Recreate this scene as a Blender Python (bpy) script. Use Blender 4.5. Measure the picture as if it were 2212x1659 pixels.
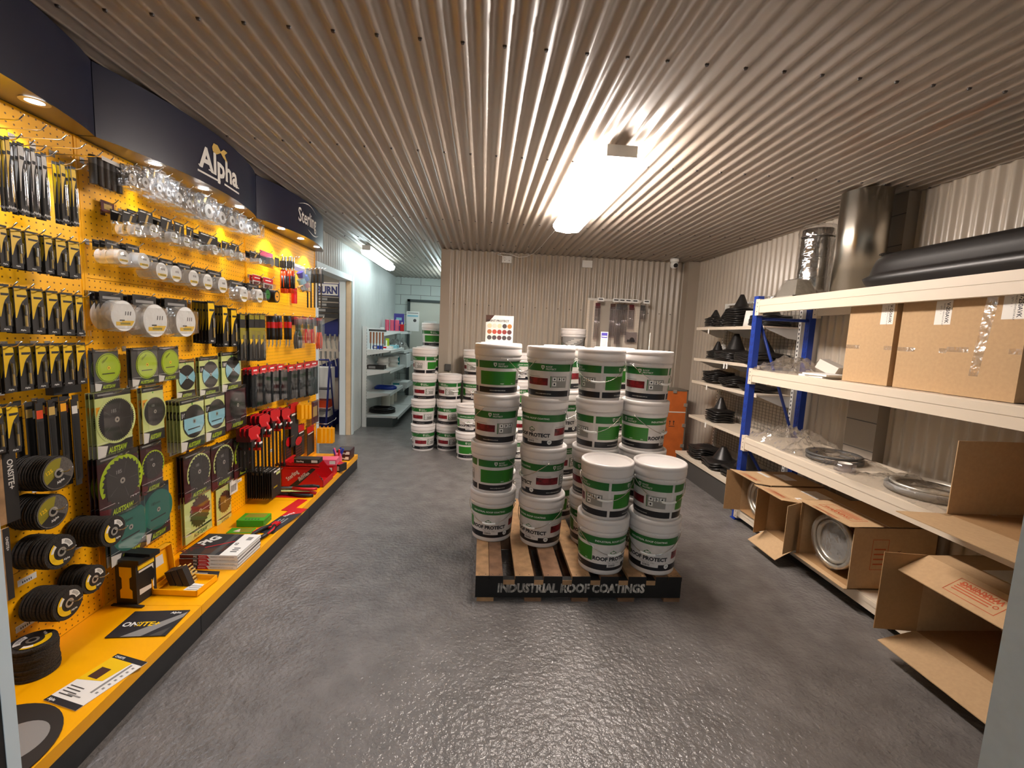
import bpy, math, random
from mathutils import Vector, Matrix, noise
R=math.radians; PI=math.pi; random.seed(7)
for o in list(bpy.data.objects): bpy.data.objects.remove(o)
SC=bpy.context.scene; COL=SC.collection
# ---------------- camera
yaw,pit,rol=R(3.99),R(-6.45),R(2.6)
fw=Vector((math.sin(yaw)*math.cos(pit),math.cos(yaw)*math.cos(pit),math.sin(pit)))
rt=Vector((math.cos(yaw),-math.sin(yaw),0)); up=rt.cross(fw)
r2=rt*math.cos(rol)+up*math.sin(rol); u2=up*math.cos(rol)-rt*math.sin(rol)
cam=bpy.data.cameras.new('camera'); co=bpy.data.objects.new('camera',cam); COL.objects.link(co)
co.matrix_world=Matrix(((r2.x,u2.x,-fw.x,0),(r2.y,u2.y,-fw.y,0),(r2.z,u2.z,-fw.z,1.5),(0,0,0,1)))
cam.sensor_width=36; cam.lens=36*950/2212; cam.clip_start=.05; SC.camera=co
# ---------------- world, exposure
w=bpy.data.worlds.new('world'); SC.world=w; w.use_nodes=True
w.node_tree.nodes['Background'].inputs[0].default_value=(.75,.86,1,1); w.node_tree.nodes['Background'].inputs[1].default_value=.05
vs=SC.view_settings; vs.view_transform='Standard'; vs.look='None'; vs.gamma=1; vs.use_curve_mapping=False; vs.exposure=0.0
SC.cycles.transparent_max_bounces=32; SC.cycles.max_bounces=8
# lamp strengths (the lamps themselves are built further down)
TUBE=(1,.885,.80); TUBE_E=80.0; ALLEY=(.80,.97,1.0); ALLEY_E=15.0; DOWN=(.90,.93,1.0); DOWN_W=24.0; FRONT_E=34.0; SIDE_E=30.0

# ---------------- materials
def lin(h):
    h=h.lstrip('#'); c=[int(h[i:i+2],16)/255 for i in(0,2,4)]
    return tuple((x/12.92 if x<=.04045 else ((x+.055)/1.055)**2.4) for x in c)+(1,)
M={}
def mat(n,c,rough=.5,metal=0,spec=.5,noise_amt=0,nscale=30,bump=0,bscale=60,emit=None,es=0):
    m=bpy.data.materials.new(n); m.use_nodes=True; nt=m.node_tree; b=nt.nodes['Principled BSDF']
    c=lin(c) if isinstance(c,str) else tuple(c)+(1,)
    b.inputs['Base Color'].default_value=c; b.inputs['Roughness'].default_value=rough; b.inputs['Metallic'].default_value=metal
    b.inputs['Specular IOR Level'].default_value=spec
    if emit: b.inputs['Emission Color'].default_value=tuple(emit)+(1,); b.inputs['Emission Strength'].default_value=es
    if noise_amt or bump:
        tc=nt.nodes.new('ShaderNodeTexCoord')
    if noise_amt:
        nz=nt.nodes.new('ShaderNodeTexNoise'); nz.inputs['Scale'].default_value=nscale; nz.inputs['Detail'].default_value=4
        nt.links.new(tc.outputs['Object'],nz.inputs['Vector'])
        mr=nt.nodes.new('ShaderNodeMapRange'); mr.inputs['From Min'].default_value=.3; mr.inputs['From Max'].default_value=.7
        mr.inputs['To Min'].default_value=1-noise_amt; mr.inputs['To Max'].default_value=1+noise_amt*.6
        nt.links.new(nz.outputs['Fac'],mr.inputs['Value'])
        mx=nt.nodes.new('ShaderNodeVectorMath'); mx.operation='MULTIPLY'; mx.inputs[0].default_value=c[:3]
        nt.links.new(mr.outputs[0],mx.inputs[1]); nt.links.new(mx.outputs[0],b.inputs['Base Color'])
    if bump:
        nb=nt.nodes.new('ShaderNodeTexNoise'); nb.inputs['Scale'].default_value=bscale; nb.inputs['Detail'].default_value=3
        nt.links.new(tc.outputs['Object'],nb.inputs['Vector'])
        bp=nt.nodes.new('ShaderNodeBump'); bp.inputs['Strength'].default_value=bump; bp.inputs['Distance'].default_value=.01
        nt.links.new(nb.outputs['Fac'],bp.inputs['Height']); nt.links.new(bp.outputs[0],b.inputs['Normal'])
    M[n]=m; return m
def pegmat(n,c,hole,pitch=.0275,r=.0034,axis='YZ',rough=.45):
    m=mat(n,c,rough); nt=m.node_tree; b=nt.nodes['Principled BSDF']; N=nt.nodes.new; Lk=nt.links.new
    tc=N('ShaderNodeTexCoord'); sp=N('ShaderNodeSeparateXYZ'); Lk(tc.outputs['Object'],sp.inputs[0])
    d=[]
    for a in axis:
        q=N('ShaderNodeMath'); q.operation='PINGPONG'; q.inputs[1].default_value=pitch/2; Lk(sp.outputs['XYZ'.index(a)],q.inputs[0])
        p=N('ShaderNodeMath'); p.operation='POWER'; p.inputs[1].default_value=2; Lk(q.outputs[0],p.inputs[0]); d.append(p)
    s=N('ShaderNodeMath'); s.operation='ADD'; Lk(d[0].outputs[0],s.inputs[0]); Lk(d[1].outputs[0],s.inputs[1])
    l=N('ShaderNodeMath'); l.operation='LESS_THAN'; l.inputs[1].default_value=r*r; Lk(s.outputs[0],l.inputs[0])
    mx=N('ShaderNodeMix'); mx.data_type='RGBA'; mx.inputs['A'].default_value=lin(c); mx.inputs['B'].default_value=lin(hole)
    Lk(l.outputs[0],mx.inputs['Factor']); Lk(mx.outputs['Result'],b.inputs['Base Color']); return m
def clearmat(n,tint='#ffffff',base=.06,rough=.06,top=.7,power=3,bump=0,bscale=20):
    m=bpy.data.materials.new(n); m.use_nodes=True; nt=m.node_tree; nt.nodes.clear(); N=nt.nodes.new; Lk=nt.links.new
    o=N('ShaderNodeOutputMaterial'); t=N('ShaderNodeBsdfTransparent'); t.inputs[0].default_value=lin(tint)
    g=N('ShaderNodeBsdfGlossy'); g.inputs['Roughness'].default_value=rough; g.inputs['Color'].default_value=(.95,.95,.95,1)
    lw=N('ShaderNodeLayerWeight'); lw.inputs['Blend'].default_value=.5
    pw=N('ShaderNodeMath'); pw.operation='POWER'; pw.inputs[1].default_value=power; Lk(lw.outputs['Facing'],pw.inputs[0])
    mr=N('ShaderNodeMapRange'); mr.inputs['To Min'].default_value=base; mr.inputs['To Max'].default_value=top; Lk(pw.outputs[0],mr.inputs['Value'])
    mx=N('ShaderNodeMixShader'); Lk(mr.outputs[0],mx.inputs[0]); Lk(t.outputs[0],mx.inputs[1]); Lk(g.outputs[0],mx.inputs[2]); Lk(mx.outputs[0],o.inputs[0])
    if bump:
        tc=N('ShaderNodeTexCoord'); nb=N('ShaderNodeTexNoise'); nb.inputs['Scale'].default_value=bscale; nb.inputs['Detail'].default_value=2; Lk(tc.outputs['Object'],nb.inputs['Vector'])
        bp=N('ShaderNodeBump'); bp.inputs['Strength'].default_value=bump; bp.inputs['Distance'].default_value=.02; Lk(nb.outputs['Fac'],bp.inputs['Height']); Lk(bp.outputs[0],g.inputs['Normal']); Lk(bp.outputs[0],lw.inputs['Normal'])
    M[n]=m
def simple(**k):
    for n,(c,r) in k.items(): mat(n,c,r)
mat('iron','#9d9286',.32,0,.6,.05,3)
mat('iron_wall','#b3a99b',.30,0,.6,.05,3)
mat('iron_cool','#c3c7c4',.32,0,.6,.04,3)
mat('trim','#a69a8b',.5)
mat('floorm','#726e6c',.27,0,.55,.22,7,1.0,42)
mat('dark_metal','#3a3230',.5)
pegmat('peg','#fdb400','#7a4a00')
mat('yellow','#ffb300',.35); mat('kick','#222224',.4)
mat('navy','#1e2134',.30,0,.6); mat('navy_under','#6b6259',.28,.55)
simple(white=('#eeeeea',.5),offwhite=('#dcd8d0',.5),cream=('#f0e4d2',.45),black=('#161616',.45),softblack=('#26221f',.6),red=('#c8141c',.4),darkred=('#5a1018',.45),
 maroon=('#3e141b',.4),lime=('#a8c21c',.4),palelime=('#cfd98a',.45),teal=('#1d6a5c',.4),darkteal=('#123138',.4),sky=('#8fc4d2',.4),orange=('#e04a1c',.4),pink=('#e5607c',.4),
 green=('#3fa31e',.45),blue=('#1c3fb0',.4),amber=('#f5a81c',.4),grey=('#8d8b88',.5),dgrey=('#4a4846',.5),olive=('#8f8420',.45),yel=('#f4c613',.4),brown=('#4a2e22',.5),
 ink=('#26262a',.5),paper=('#ece9e2',.55),rubber=('#1d1b1a',.38),gold=('#caa85c',.35),wood_handle=('#9a5e3c',.5),cyanp=('#2f9fa6',.4),blkwall=('#dbe2dc',.8),pillar=('#8f857a',.7),doorm=('#dedacc',.6),doorframe=('#4b5150',.5),purple=('#4a3f9a',.4))
mat('plastic_white','#dcd7d4',.30,0,.5); mat('lidm','#e2dcd8',.28,0,.5)
mat('lbl_green','#1f6a2a',.38); mat('lbl_green2','#2b7a1d',.38); mat('lbl_dark','#15161d',.38)
mat('lbl_bg','#d8d3cf',.38,0,.5,.14,14); mat('lbl_haz','#93928c',.4); mat('lbl_red','#7a1420',.35,0,.5,.6,40)
mat('steel','#c8c6c2',.22,1); mat('galv','#cfcabf',.36,.75,.5,.08,8); mat('chrome','#dcdcdc',.12,1); mat('wire','#c9c4bb',.25,1)
mat('rackblue','#1b3c9a',.4); mat('navyblue','#1b2468',.4); mat('shelfcream','#dccfbc',.42); mat('shelfwhite','#e6e6e2',.45)
mat('card','#bfa07a',.75,0,.2,.06,60); mat('card_in','#a5815a',.8,0,.2,.06,60); mat('cardprint','#b5532a',.7); mat('carton_tape','#b9a078',.25)
mat('crate','#c0642c',.6,0,.3,.15,9); mat('crate_trim','#8a8378',.4,.6)
mat('timber','#ad8862',.7,0,.3,.35,14); mat('timber_dk','#806048',.75,0,.3,.4,12); mat('pine','#e3c9a4',.6,0,.3,.08,10)
mat('stencil','#c2bcb4',.7,0,.3,.75,26); mat('palletblack','#141312',.6,0,.4,.3,20)
mat('abrasive','#403c38',.9,0,.2,.35,160,.6,300); mat('abr_grey','#66605a',.8,0,.2,.3,200)
mat('jamb','#b9c3c6',.6,0,.4,.05,40); mat('jambwhite','#dfeaee',.55)
mat('mesh_grey','#6f6a64',.7)
clearmat('clear',base=.08,top=.8); clearmat('bag',base=.20,top=.8,bump=.9,bscale=14,rough=.12); clearmat('bagsoft',base=.28,top=.75,bump=.8,bscale=22,rough=.22)
clearmat('haze','#f0eef2',.14,.16,.8,2)
mat('tube_glow',(1,1,1),.5,emit=TUBE,es=TUBE_E); mat('alley_glow',(1,1,1),.5,emit=ALLEY,es=ALLEY_E); mat('front_glow',(1,1,1),.5,emit=(.78,.9,1),es=FRONT_E)
mat('side_glow',(1,1,1),.5,emit=(1,.95,.88),es=SIDE_E); mat('led',(1,1,1),.5,emit=(.93,.95,1),es=22)

m_=mat('galv_pipe','#cfcabf',.30,1); b_=m_.node_tree.nodes['Principled BSDF']; b_.inputs['Anisotropic'].default_value=.9; b_.inputs['Anisotropic Rotation'].default_value=.25
tg=m_.node_tree.nodes.new('ShaderNodeTangent'); tg.direction_type='RADIAL'; tg.axis='Z'; m_.node_tree.links.new(tg.outputs[0],b_.inputs['Tangent'])
# streaks of rust on the ceiling sheets
def rust(n,cx,cy,sx,sy,col='#8a5a30',amt=.75):
    nt=M[n].node_tree; b=nt.nodes['Principled BSDF']; N=nt.nodes.new; Lk=nt.links.new
    src=b.inputs['Base Color'].links[0].from_socket
    tc=N('ShaderNodeTexCoord'); mp=N('ShaderNodeMapping'); mp.inputs['Location'].default_value=(-cx/sx,-cy/sy,0); mp.inputs['Scale'].default_value=(1/sx,1/sy,0)
    Lk(tc.outputs['Object'],mp.inputs[0]); ln=N('ShaderNodeVectorMath'); ln.operation='LENGTH'; Lk(mp.outputs[0],ln.inputs[0])
    mr=N('ShaderNodeMapRange'); mr.inputs['From Min'].default_value=.3; mr.inputs['From Max'].default_value=1.; mr.inputs['To Min'].default_value=1; mr.inputs['To Max'].default_value=0; Lk(ln.outputs['Value'],mr.inputs['Value'])
    m2=N('ShaderNodeMapping'); m2.inputs['Scale'].default_value=(14,2.2,1); Lk(tc.outputs['Object'],m2.inputs[0])
    nz=N('ShaderNodeTexNoise'); nz.inputs['Scale'].default_value=1.4; nz.inputs['Detail'].default_value=6; Lk(m2.outputs[0],nz.inputs['Vector'])
    r2_=N('ShaderNodeMapRange'); r2_.inputs['From Min'].default_value=.46; r2_.inputs['From Max'].default_value=.66; r2_.inputs['To Max'].default_value=amt; Lk(nz.outputs['Fac'],r2_.inputs['Value'])
    mu=N('ShaderNodeMath'); mu.operation='MULTIPLY'; Lk(mr.outputs[0],mu.inputs[0]); Lk(r2_.outputs[0],mu.inputs[1])
    mx=N('ShaderNodeMix'); mx.data_type='RGBA'; Lk(mu.outputs[0],mx.inputs['Factor']); Lk(src,mx.inputs['A']); mx.inputs['B'].default_value=lin(col); Lk(mx.outputs['Result'],b.inputs['Base Color'])
rust('iron',2.1,1.95,.75,.55); rust('iron',-.1,1.35,.35,.6,'#8a6038',.45)

# ---------------- mesh builder
_tx={}
def textmesh(s,bold):
    k=(s,bold)
    if k not in _tx:
        cu=bpy.data.curves.new('t','FONT'); cu.body=s; cu.size=1; cu.resolution_u=2; cu.offset=bold
        ob=bpy.data.objects.new('t',cu); me=bpy.data.meshes.new_from_object(ob)
        vs_=[tuple(v.co) for v in me.vertices]; fs=[tuple(p.vertices) for p in me.polygons]
        xs=[v[0] for v in vs_] or [0]; _tx[k]=(vs_,fs,min(xs),max(xs))
        bpy.data.objects.remove(ob); bpy.data.curves.remove(cu); bpy.data.meshes.remove(me)
    return _tx[k]
BT=lambda u,v,n:(n,u,v)      # left board: u along Y, v up, n out to the room
FT=lambda u,v,n:(u,-n,v)     # facing the camera
RT=lambda u,v,n:(-n,-u,v)    # right-hand racks, facing the room
class MB:
    def __init__(s,T=None): s.v=[];s.f=[];s.mi=[];s.sm=[];s.ms=[];s.T=T
    def add(s,vs_,fs,m,smooth=False):
        if m not in s.ms: s.ms.append(m)
        i=s.ms.index(m); o=len(s.v); T=s.T
        s.v+= [T(*p) for p in vs_] if T else list(vs_)
        for f in fs: s.f.append([o+k for k in f]); s.mi.append(i); s.sm.append(smooth)
        return s
    def box(s,x0,y0,z0,x1,y1,z1,m):
        return s.add([(x0,y0,z0),(x1,y0,z0),(x1,y1,z0),(x0,y1,z0),(x0,y0,z1),(x1,y0,z1),(x1,y1,z1),(x0,y1,z1)],
          [(0,3,2,1),(4,5,6,7),(0,1,5,4),(1,2,6,5),(2,3,7,6),(3,0,4,7)],m)
    def rect(s,u0,v0,u1,v1,n,m): return s.add([(u0,v0,n),(u1,v0,n),(u1,v1,n),(u0,v1,n)],[(0,1,2,3)],m)
    def poly(s,pts,n,m): return s.add([(a,b,n) for a,b in pts],[tuple(range(len(pts)))],m)
    def ring(s,cu,cv,r0,r1,n,m,a0=0,a1=360,seg=24):
        st=max(2,int(seg*abs(a1-a0)/360)); vs_=[];fs=[]
        for i in range(st+1):
            a=R(a0+(a1-a0)*i/st); vs_+=[(cu+r0*math.cos(a),cv+r0*math.sin(a),n),(cu+r1*math.cos(a),cv+r1*math.sin(a),n)]
        for i in range(st): fs.append((2*i,2*i+1,2*i+3,2*i+2))
        return s.add(vs_,fs,m)
    def disc(s,cu,cv,r,n,m,seg=24): return s.poly([(cu+r*math.cos(2*PI*i/seg),cv+r*math.sin(2*PI*i/seg)) for i in range(seg)],n,m)
    def cyl(s,p0,p1,r0,m,r1=None,seg=12,caps=True,smooth=True):
        r1=r0 if r1 is None else r1; p0=Vector(p0);p1=Vector(p1); d=(p1-p0).normalized()
        a=d.orthogonal().normalized(); b=d.cross(a); vs_=[];fs=[]
        for i in range(seg):
            t=2*PI*i/seg; q=a*math.cos(t)+b*math.sin(t); vs_+=[tuple(p0+q*r0),tuple(p1+q*r1)]
        for i in range(seg):
            j=(i+1)%seg; fs.append((2*i,2*j,2*j+1,2*i+1))
        s.add(vs_,fs,m,smooth)
        if caps: s.add(vs_[0::2],[tuple(range(seg))[::-1]],m); s.add(vs_[1::2],[tuple(range(seg))],m)
        return s
    def lathe(s,prof,m,seg=32,c=(0,0,0),smooth=True,axis=2):
        vs_=[];fs=[]
        for i in range(seg):
            t=2*PI*i/seg
            for r,z in prof: vs_.append((c[0]+r*math.cos(t),c[1]+r*math.sin(t),c[2]+z))
        n=len(prof)
        for i in range(seg):
            j=(i+1)%seg
            for k in range(n-1):
                fs.append((i*n+k,j*n+k,j*n+k+1,i*n+k+1))
        return s.add(vs_,fs,m,smooth)
    def tube(s,pts,r,m,seg=8,closed=False):
        P=[Vector(p) for p in pts]; n=len(P); vs_=[];fs=[]; a=None
        for i,p in enumerate(P):
            d=(P[(i+1)%n]-P[i-1]) if closed else (P[min(i+1,n-1)]-P[max(i-1,0)]); d.normalize()
            if a is None: a=d.orthogonal().normalized()
            a=(a-d*a.dot(d)); a=a.normalized() if a.length>1e-6 else d.orthogonal().normalized(); b=d.cross(a)
            for k in range(seg):
                t=2*PI*k/seg; vs_.append(tuple(p+(a*math.cos(t)+b*math.sin(t))*r))
        for i in range(n if closed else n-1):
            i2=(i+1)%n
            for k in range(seg):
                k2=(k+1)%seg; fs.append((i*seg+k,i*seg+k2,i2*seg+k2,i2*seg+k))
        if not closed: fs+= [tuple(range(seg))[::-1],tuple((n-1)*seg+k for k in range(seg))]
        return s.add(vs_,fs,m,True)
    def text(s,t,u,v,h,n,m,al='L',bold=.0,sx=1.,rot=0,shear=0):
        vs_,fs,a,b=textmesh(t,bold); k=h/.73; off={'L':a,'C':(a+b)/2,'R':b}[al]; c,sn=math.cos(R(rot)),math.sin(R(rot)); o=[]
        for x,y,z in vs_:
            X=(x-off)*k*sx+y*k*shear; Y=y*k; o.append((u+X*c-Y*sn,v+X*sn+Y*c,n))
        return s.add(o,fs,m)
    def build(s,name,parent=None,loc=(0,0,0),rz=0):
        me=bpy.data.meshes.new(name); me.from_pydata(s.v,[],s.f)
        for m in s.ms: me.materials.append(M[m])
        me.polygons.foreach_set('material_index',s.mi); me.polygons.foreach_set('use_smooth',s.sm); me.update()
        o=bpy.data.objects.new(name,me); COL.objects.link(o); o.location=loc; o.rotation_euler=(0,0,rz)
        if parent: o.parent=parent
        return o
def tag(o,label=None,cat=None,group=None,kind=None):
    if label: o['label']=label
    if cat: o['category']=cat
    if group: o['group']=group
    if kind: o['kind']=kind
    return o
def empty(name,loc=(0,0,0),rz=0):
    o=bpy.data.objects.new(name,None); COL.objects.link(o); o.location=loc; o.rotation_euler=(0,0,rz); o.empty_display_size=.05; return o
def copy_tree(o,parent=None):
    c=o.copy(); COL.objects.link(c); c.parent=parent
    for ch in list(o.children): copy_tree(ch,c)
    return c
def struct(name,mb,label=None):
    return tag(mb.build(name),label,kind='structure')
ORD=['first','second','third','fourth','fifth','sixth','seventh','eighth','ninth','tenth','eleventh','twelfth','thirteenth','fourteenth','fifteenth','sixteenth']

# ================= THE ROOM =================
CZ=2.55; LX=-1.81; RX=2.80; BY=5.85
def corr(mb,t0,t1,s0,s1,fn,m,pitch=.0762,amp=.0105,seg=10):
    n=max(1,int(round((t1-t0)/pitch*seg))); vs_=[];fs=[]
    for i in range(n+1):
        t=t0+(t1-t0)*i/n; h=amp*math.cos(2*PI*t/pitch); vs_+=[fn(t,s0,h),fn(t,s1,h)]
    for i in range(n): fs.append((2*i,2*i+2,2*i+3,2*i+1))
    mb.add(vs_,fs,m,True)
fl=MB(); fl.box(-4.8,-3.2,-.05,2.9,9.4,0,'floorm'); struct('floor',fl,'dark grey painted concrete floor')
ce=MB(); corr(ce,-1.9,2.9,.5,9.3,lambda t,s_,h:(t,s_,CZ+h),'iron')
for yrow in(1.73,2.73,4.3,5.35,6.6,8.2):
    for k in range(-11,19):
        x=k*.1524+.0381
        if yrow>5.85 and x>-.6: continue
        ce.cyl((x,yrow,CZ-.009),(x,yrow,CZ-.016),.0085,'dark_metal',r1=.006,seg=8)
for yl in(1.58,): corr(ce,-1.9,2.9,.5,yl,lambda t,s_,h:(t,s_,CZ-.0025+h),'iron')
struct('ceiling',ce,'corrugated iron ceiling sheets with rows of screws')
def xcol(xx,sg): return lambda t,s_,h:(xx+h*sg,t,s_)
D0,D1,DH=4.97,6.18,2.13
wl=MB(); corr(wl,.6,D0,0,CZ,xcol(LX,1),'iron_wall'); corr(wl,D0,D1,DH,CZ,xcol(LX,1),'iron_cool'); corr(wl,D1,9.2,0,CZ,xcol(LX,1),'iron_cool')
wl.box(-1.95,.6,0,-1.83,D0,CZ,'offwhite'); wl.box(-1.95,D0,DH,-1.83,D1,CZ,'offwhite'); wl.box(-1.95,D1,0,-1.83,9.2,CZ,'offwhite')
struct('wall_left',wl)
wr=MB(); corr(wr,.6,5.9,0,CZ,xcol(RX,-1),'iron_wall'); wr.box(RX+.012,.6,0,RX+.1,5.95,CZ,'offwhite')
struct('wall_right',wr)
wb=MB(); corr(wb,-.46,2.66,0,CZ,lambda t,s_,h:(t,BY-h,s_),'iron_wall'); wb.box(-.55,BY+.012,0,2.8,BY+.09,CZ,'offwhite'); corr(wb,BY+.1,9.2,0,CZ,lambda t,s_,h:(-.555-h,t,s_),'iron_cool')
wb.box(-.54,BY+.09,0,-.44,9.2,CZ,'offwhite')
for k in range(20):
    wb.cyl((-.40+k*.1524,BY-.008,1.86),(-.40+k*.1524,BY-.014,1.86),.006,'dark_metal',seg=6)
struct('wall_back',wb)
t=MB(); t.box(-.575,BY-.02,0,-.455,BY+.10,CZ,'trim'); struct('trim_1',t)
t=MB(); t.box(2.64,BY-.14,0,RX+.005,BY+.01,CZ,'trim'); struct('trim_2',t)
t=MB(); t.box(-1.80,.62,2.5,-1.76,D0-.1,2.545,'iron_wall'); struct('trim_3',t)
# blockwork pilaster on the right wall
t=MB(); t.box(2.715,2.80,0,2.80,3.05,CZ-.01,'pillar')
for z in range(1,13): t.box(2.713,2.80,z*.2-.003,2.715,3.05,z*.2+.003,'dgrey')
struct('trim_4',t,'narrow blockwork pilaster on the right wall')
# end block wall
t=MB(); t.box(-1.95,9.2,0,-.40,9.32,CZ,'blkwall')
for k in range(1,13):
    z=k*.2; t.box(-1.83,9.196,z-.004,-.45,9.2,z+.004,'grey')
    for x in range(5):
        xx=-1.7+x*.4+(k%2)*.2
        if xx<-.5: t.box(xx-.004,9.196,z,xx+.004,9.2,z+.2,'grey')
struct('wall_end',t,'pale painted blockwork end wall')
d=MB(); d.box(-1.50,9.165,0,-.60,9.195,2.06,'doorm'); dd=struct('door_2',d,'cream flush door in blockwork wall')
f=MB()
f.box(-1.555,9.14,0,-1.50,9.195,2.11,'doorframe'); f.box(-1.555,9.14,2.06,-.56,9.195,2.11,'doorframe'); f.build('door_frame',dd)
# doorway on the left: white frame and pine jamb
t=MB()
t.box(LX-.14,D1-.0,0,LX+.012,D1+.055,DH,'jambwhite'); t.box(LX-.14,D1-.03,0,LX-.06,D1,DH,'jambwhite'); t.box(LX-.055,D1-.022,0,LX+.008,D1+.0,DH,'pine')
t.box(LX-.14,D0-.06,DH-.02,LX+.02,D1+.07,DH+.05,'jambwhite'); t.box(LX-.14,D0-.06,0,LX+.012,D0,DH,'jambwhite')
t.box(LX-.002,D1+.0,0,LX+.028,D1+.07,DH+.05,'jambwhite')
struct('trim_5',t,'white timber door frame with bare pine jamb')
# near wall with the doorway the photograph is taken from
t=MB(); t.box(-2.0,.5,0,-.653,.62,CZ,'softblack'); t.box(.872,.5,0,2.9,.62,CZ,'jamb'); t.box(-.653,.5,2.3,.872,.62,CZ,'jamb'); struct('wall_near',t)
t=MB(); t.box(-.668,.604,0,-.652,.622,2.3,'jambwhite'); struct('trim_6',t,'white door jamb at the near left edge')
# room behind the camera
t=MB(); t.box(-2.1,-3.2,0,-2.0,.5,CZ,'offwhite'); t.box(2.9,-3.2,0,3.0,.5,CZ,'offwhite'); t.box(-2.1,-3.3,0,3.0,-3.2,CZ,'offwhite'); t.box(-2.1,-3.3,CZ,3.0,.5,CZ+.06,'offwhite'); struct('wall_front_room',t)
# room beyond the left doorway
t=MB(); t.box(-4.8,3.4,0,-4.7,8.4,CZ,'offwhite'); t.box(-4.8,8.4,0,-1.95,8.5,CZ,'offwhite'); t.box(-4.8,3.3,0,-1.95,3.4,CZ,'offwhite'); t.box(-4.8,3.3,CZ,-1.95,8.5,CZ+.05,'offwhite'); struct('wall_side_room',t)

# ================= LAMPS =================
def batten(name,x,y0,y1,z,glow,label,w=.16,rz=None):
    e=empty(name,(x,(y0+y1)/2,z)); L=(y1-y0)/2; tag(e,label,'light')
    b=MB(); b.box(-w*.32,-L,0,w*.32,L,.05,'white'); b.build('housing',e)
    d=MB(); pr=[(-w/2,.0),(-w/2,-.02),(-w*.40,-.058),(0,-.072),(w*.40,-.058),(w/2,-.02),(w/2,.0)]
    vs_=[(a,yy,b_) for yy in(-L+.02,L-.02) for a,b_ in pr]; n=len(pr)
    d.add(vs_,[(i,i+1,n+i+1,n+i) for i in range(n-1)]+[tuple(range(n))[::-1],tuple(range(n,2*n)),(0,n,2*n-1,n-1)],glow,False); d.build('diffuser',e)
    for sg in(-1,1):
        c=MB(); c.box(-w*.33,sg*L-.02,-.012,w*.33,sg*L+.0,.048,'white'); c.build('end_cap',e)
    return e
batten('batten_light',.70,2.44,3.98,CZ-.075,'tube_glow','bright double fluorescent batten lamp on the corrugated ceiling over the pallet',.25)
batten('batten_light',-1.50,5.78,7.2,CZ-.075,'alley_glow','cool white batten lamp in the ceiling corner beside the left doorway',.15)
batten('batten_light',-.665,7.5,8.6,CZ-.075,'alley_glow','added unseen batten lamp behind the wall corner, brightening the alley end wall',.15)  # assumed extra lamp, added out of view to brighten the alley end wall
batten('batten_light',.3,-2.0,-.6,CZ-.07,'front_glow','batten lamp in the front room behind the doorway',.15)
batten('batten_light',-3.2,5.0,6.4,CZ-.07,'side_glow','batten lamp in the side room beyond the left doorway',.15)

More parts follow.
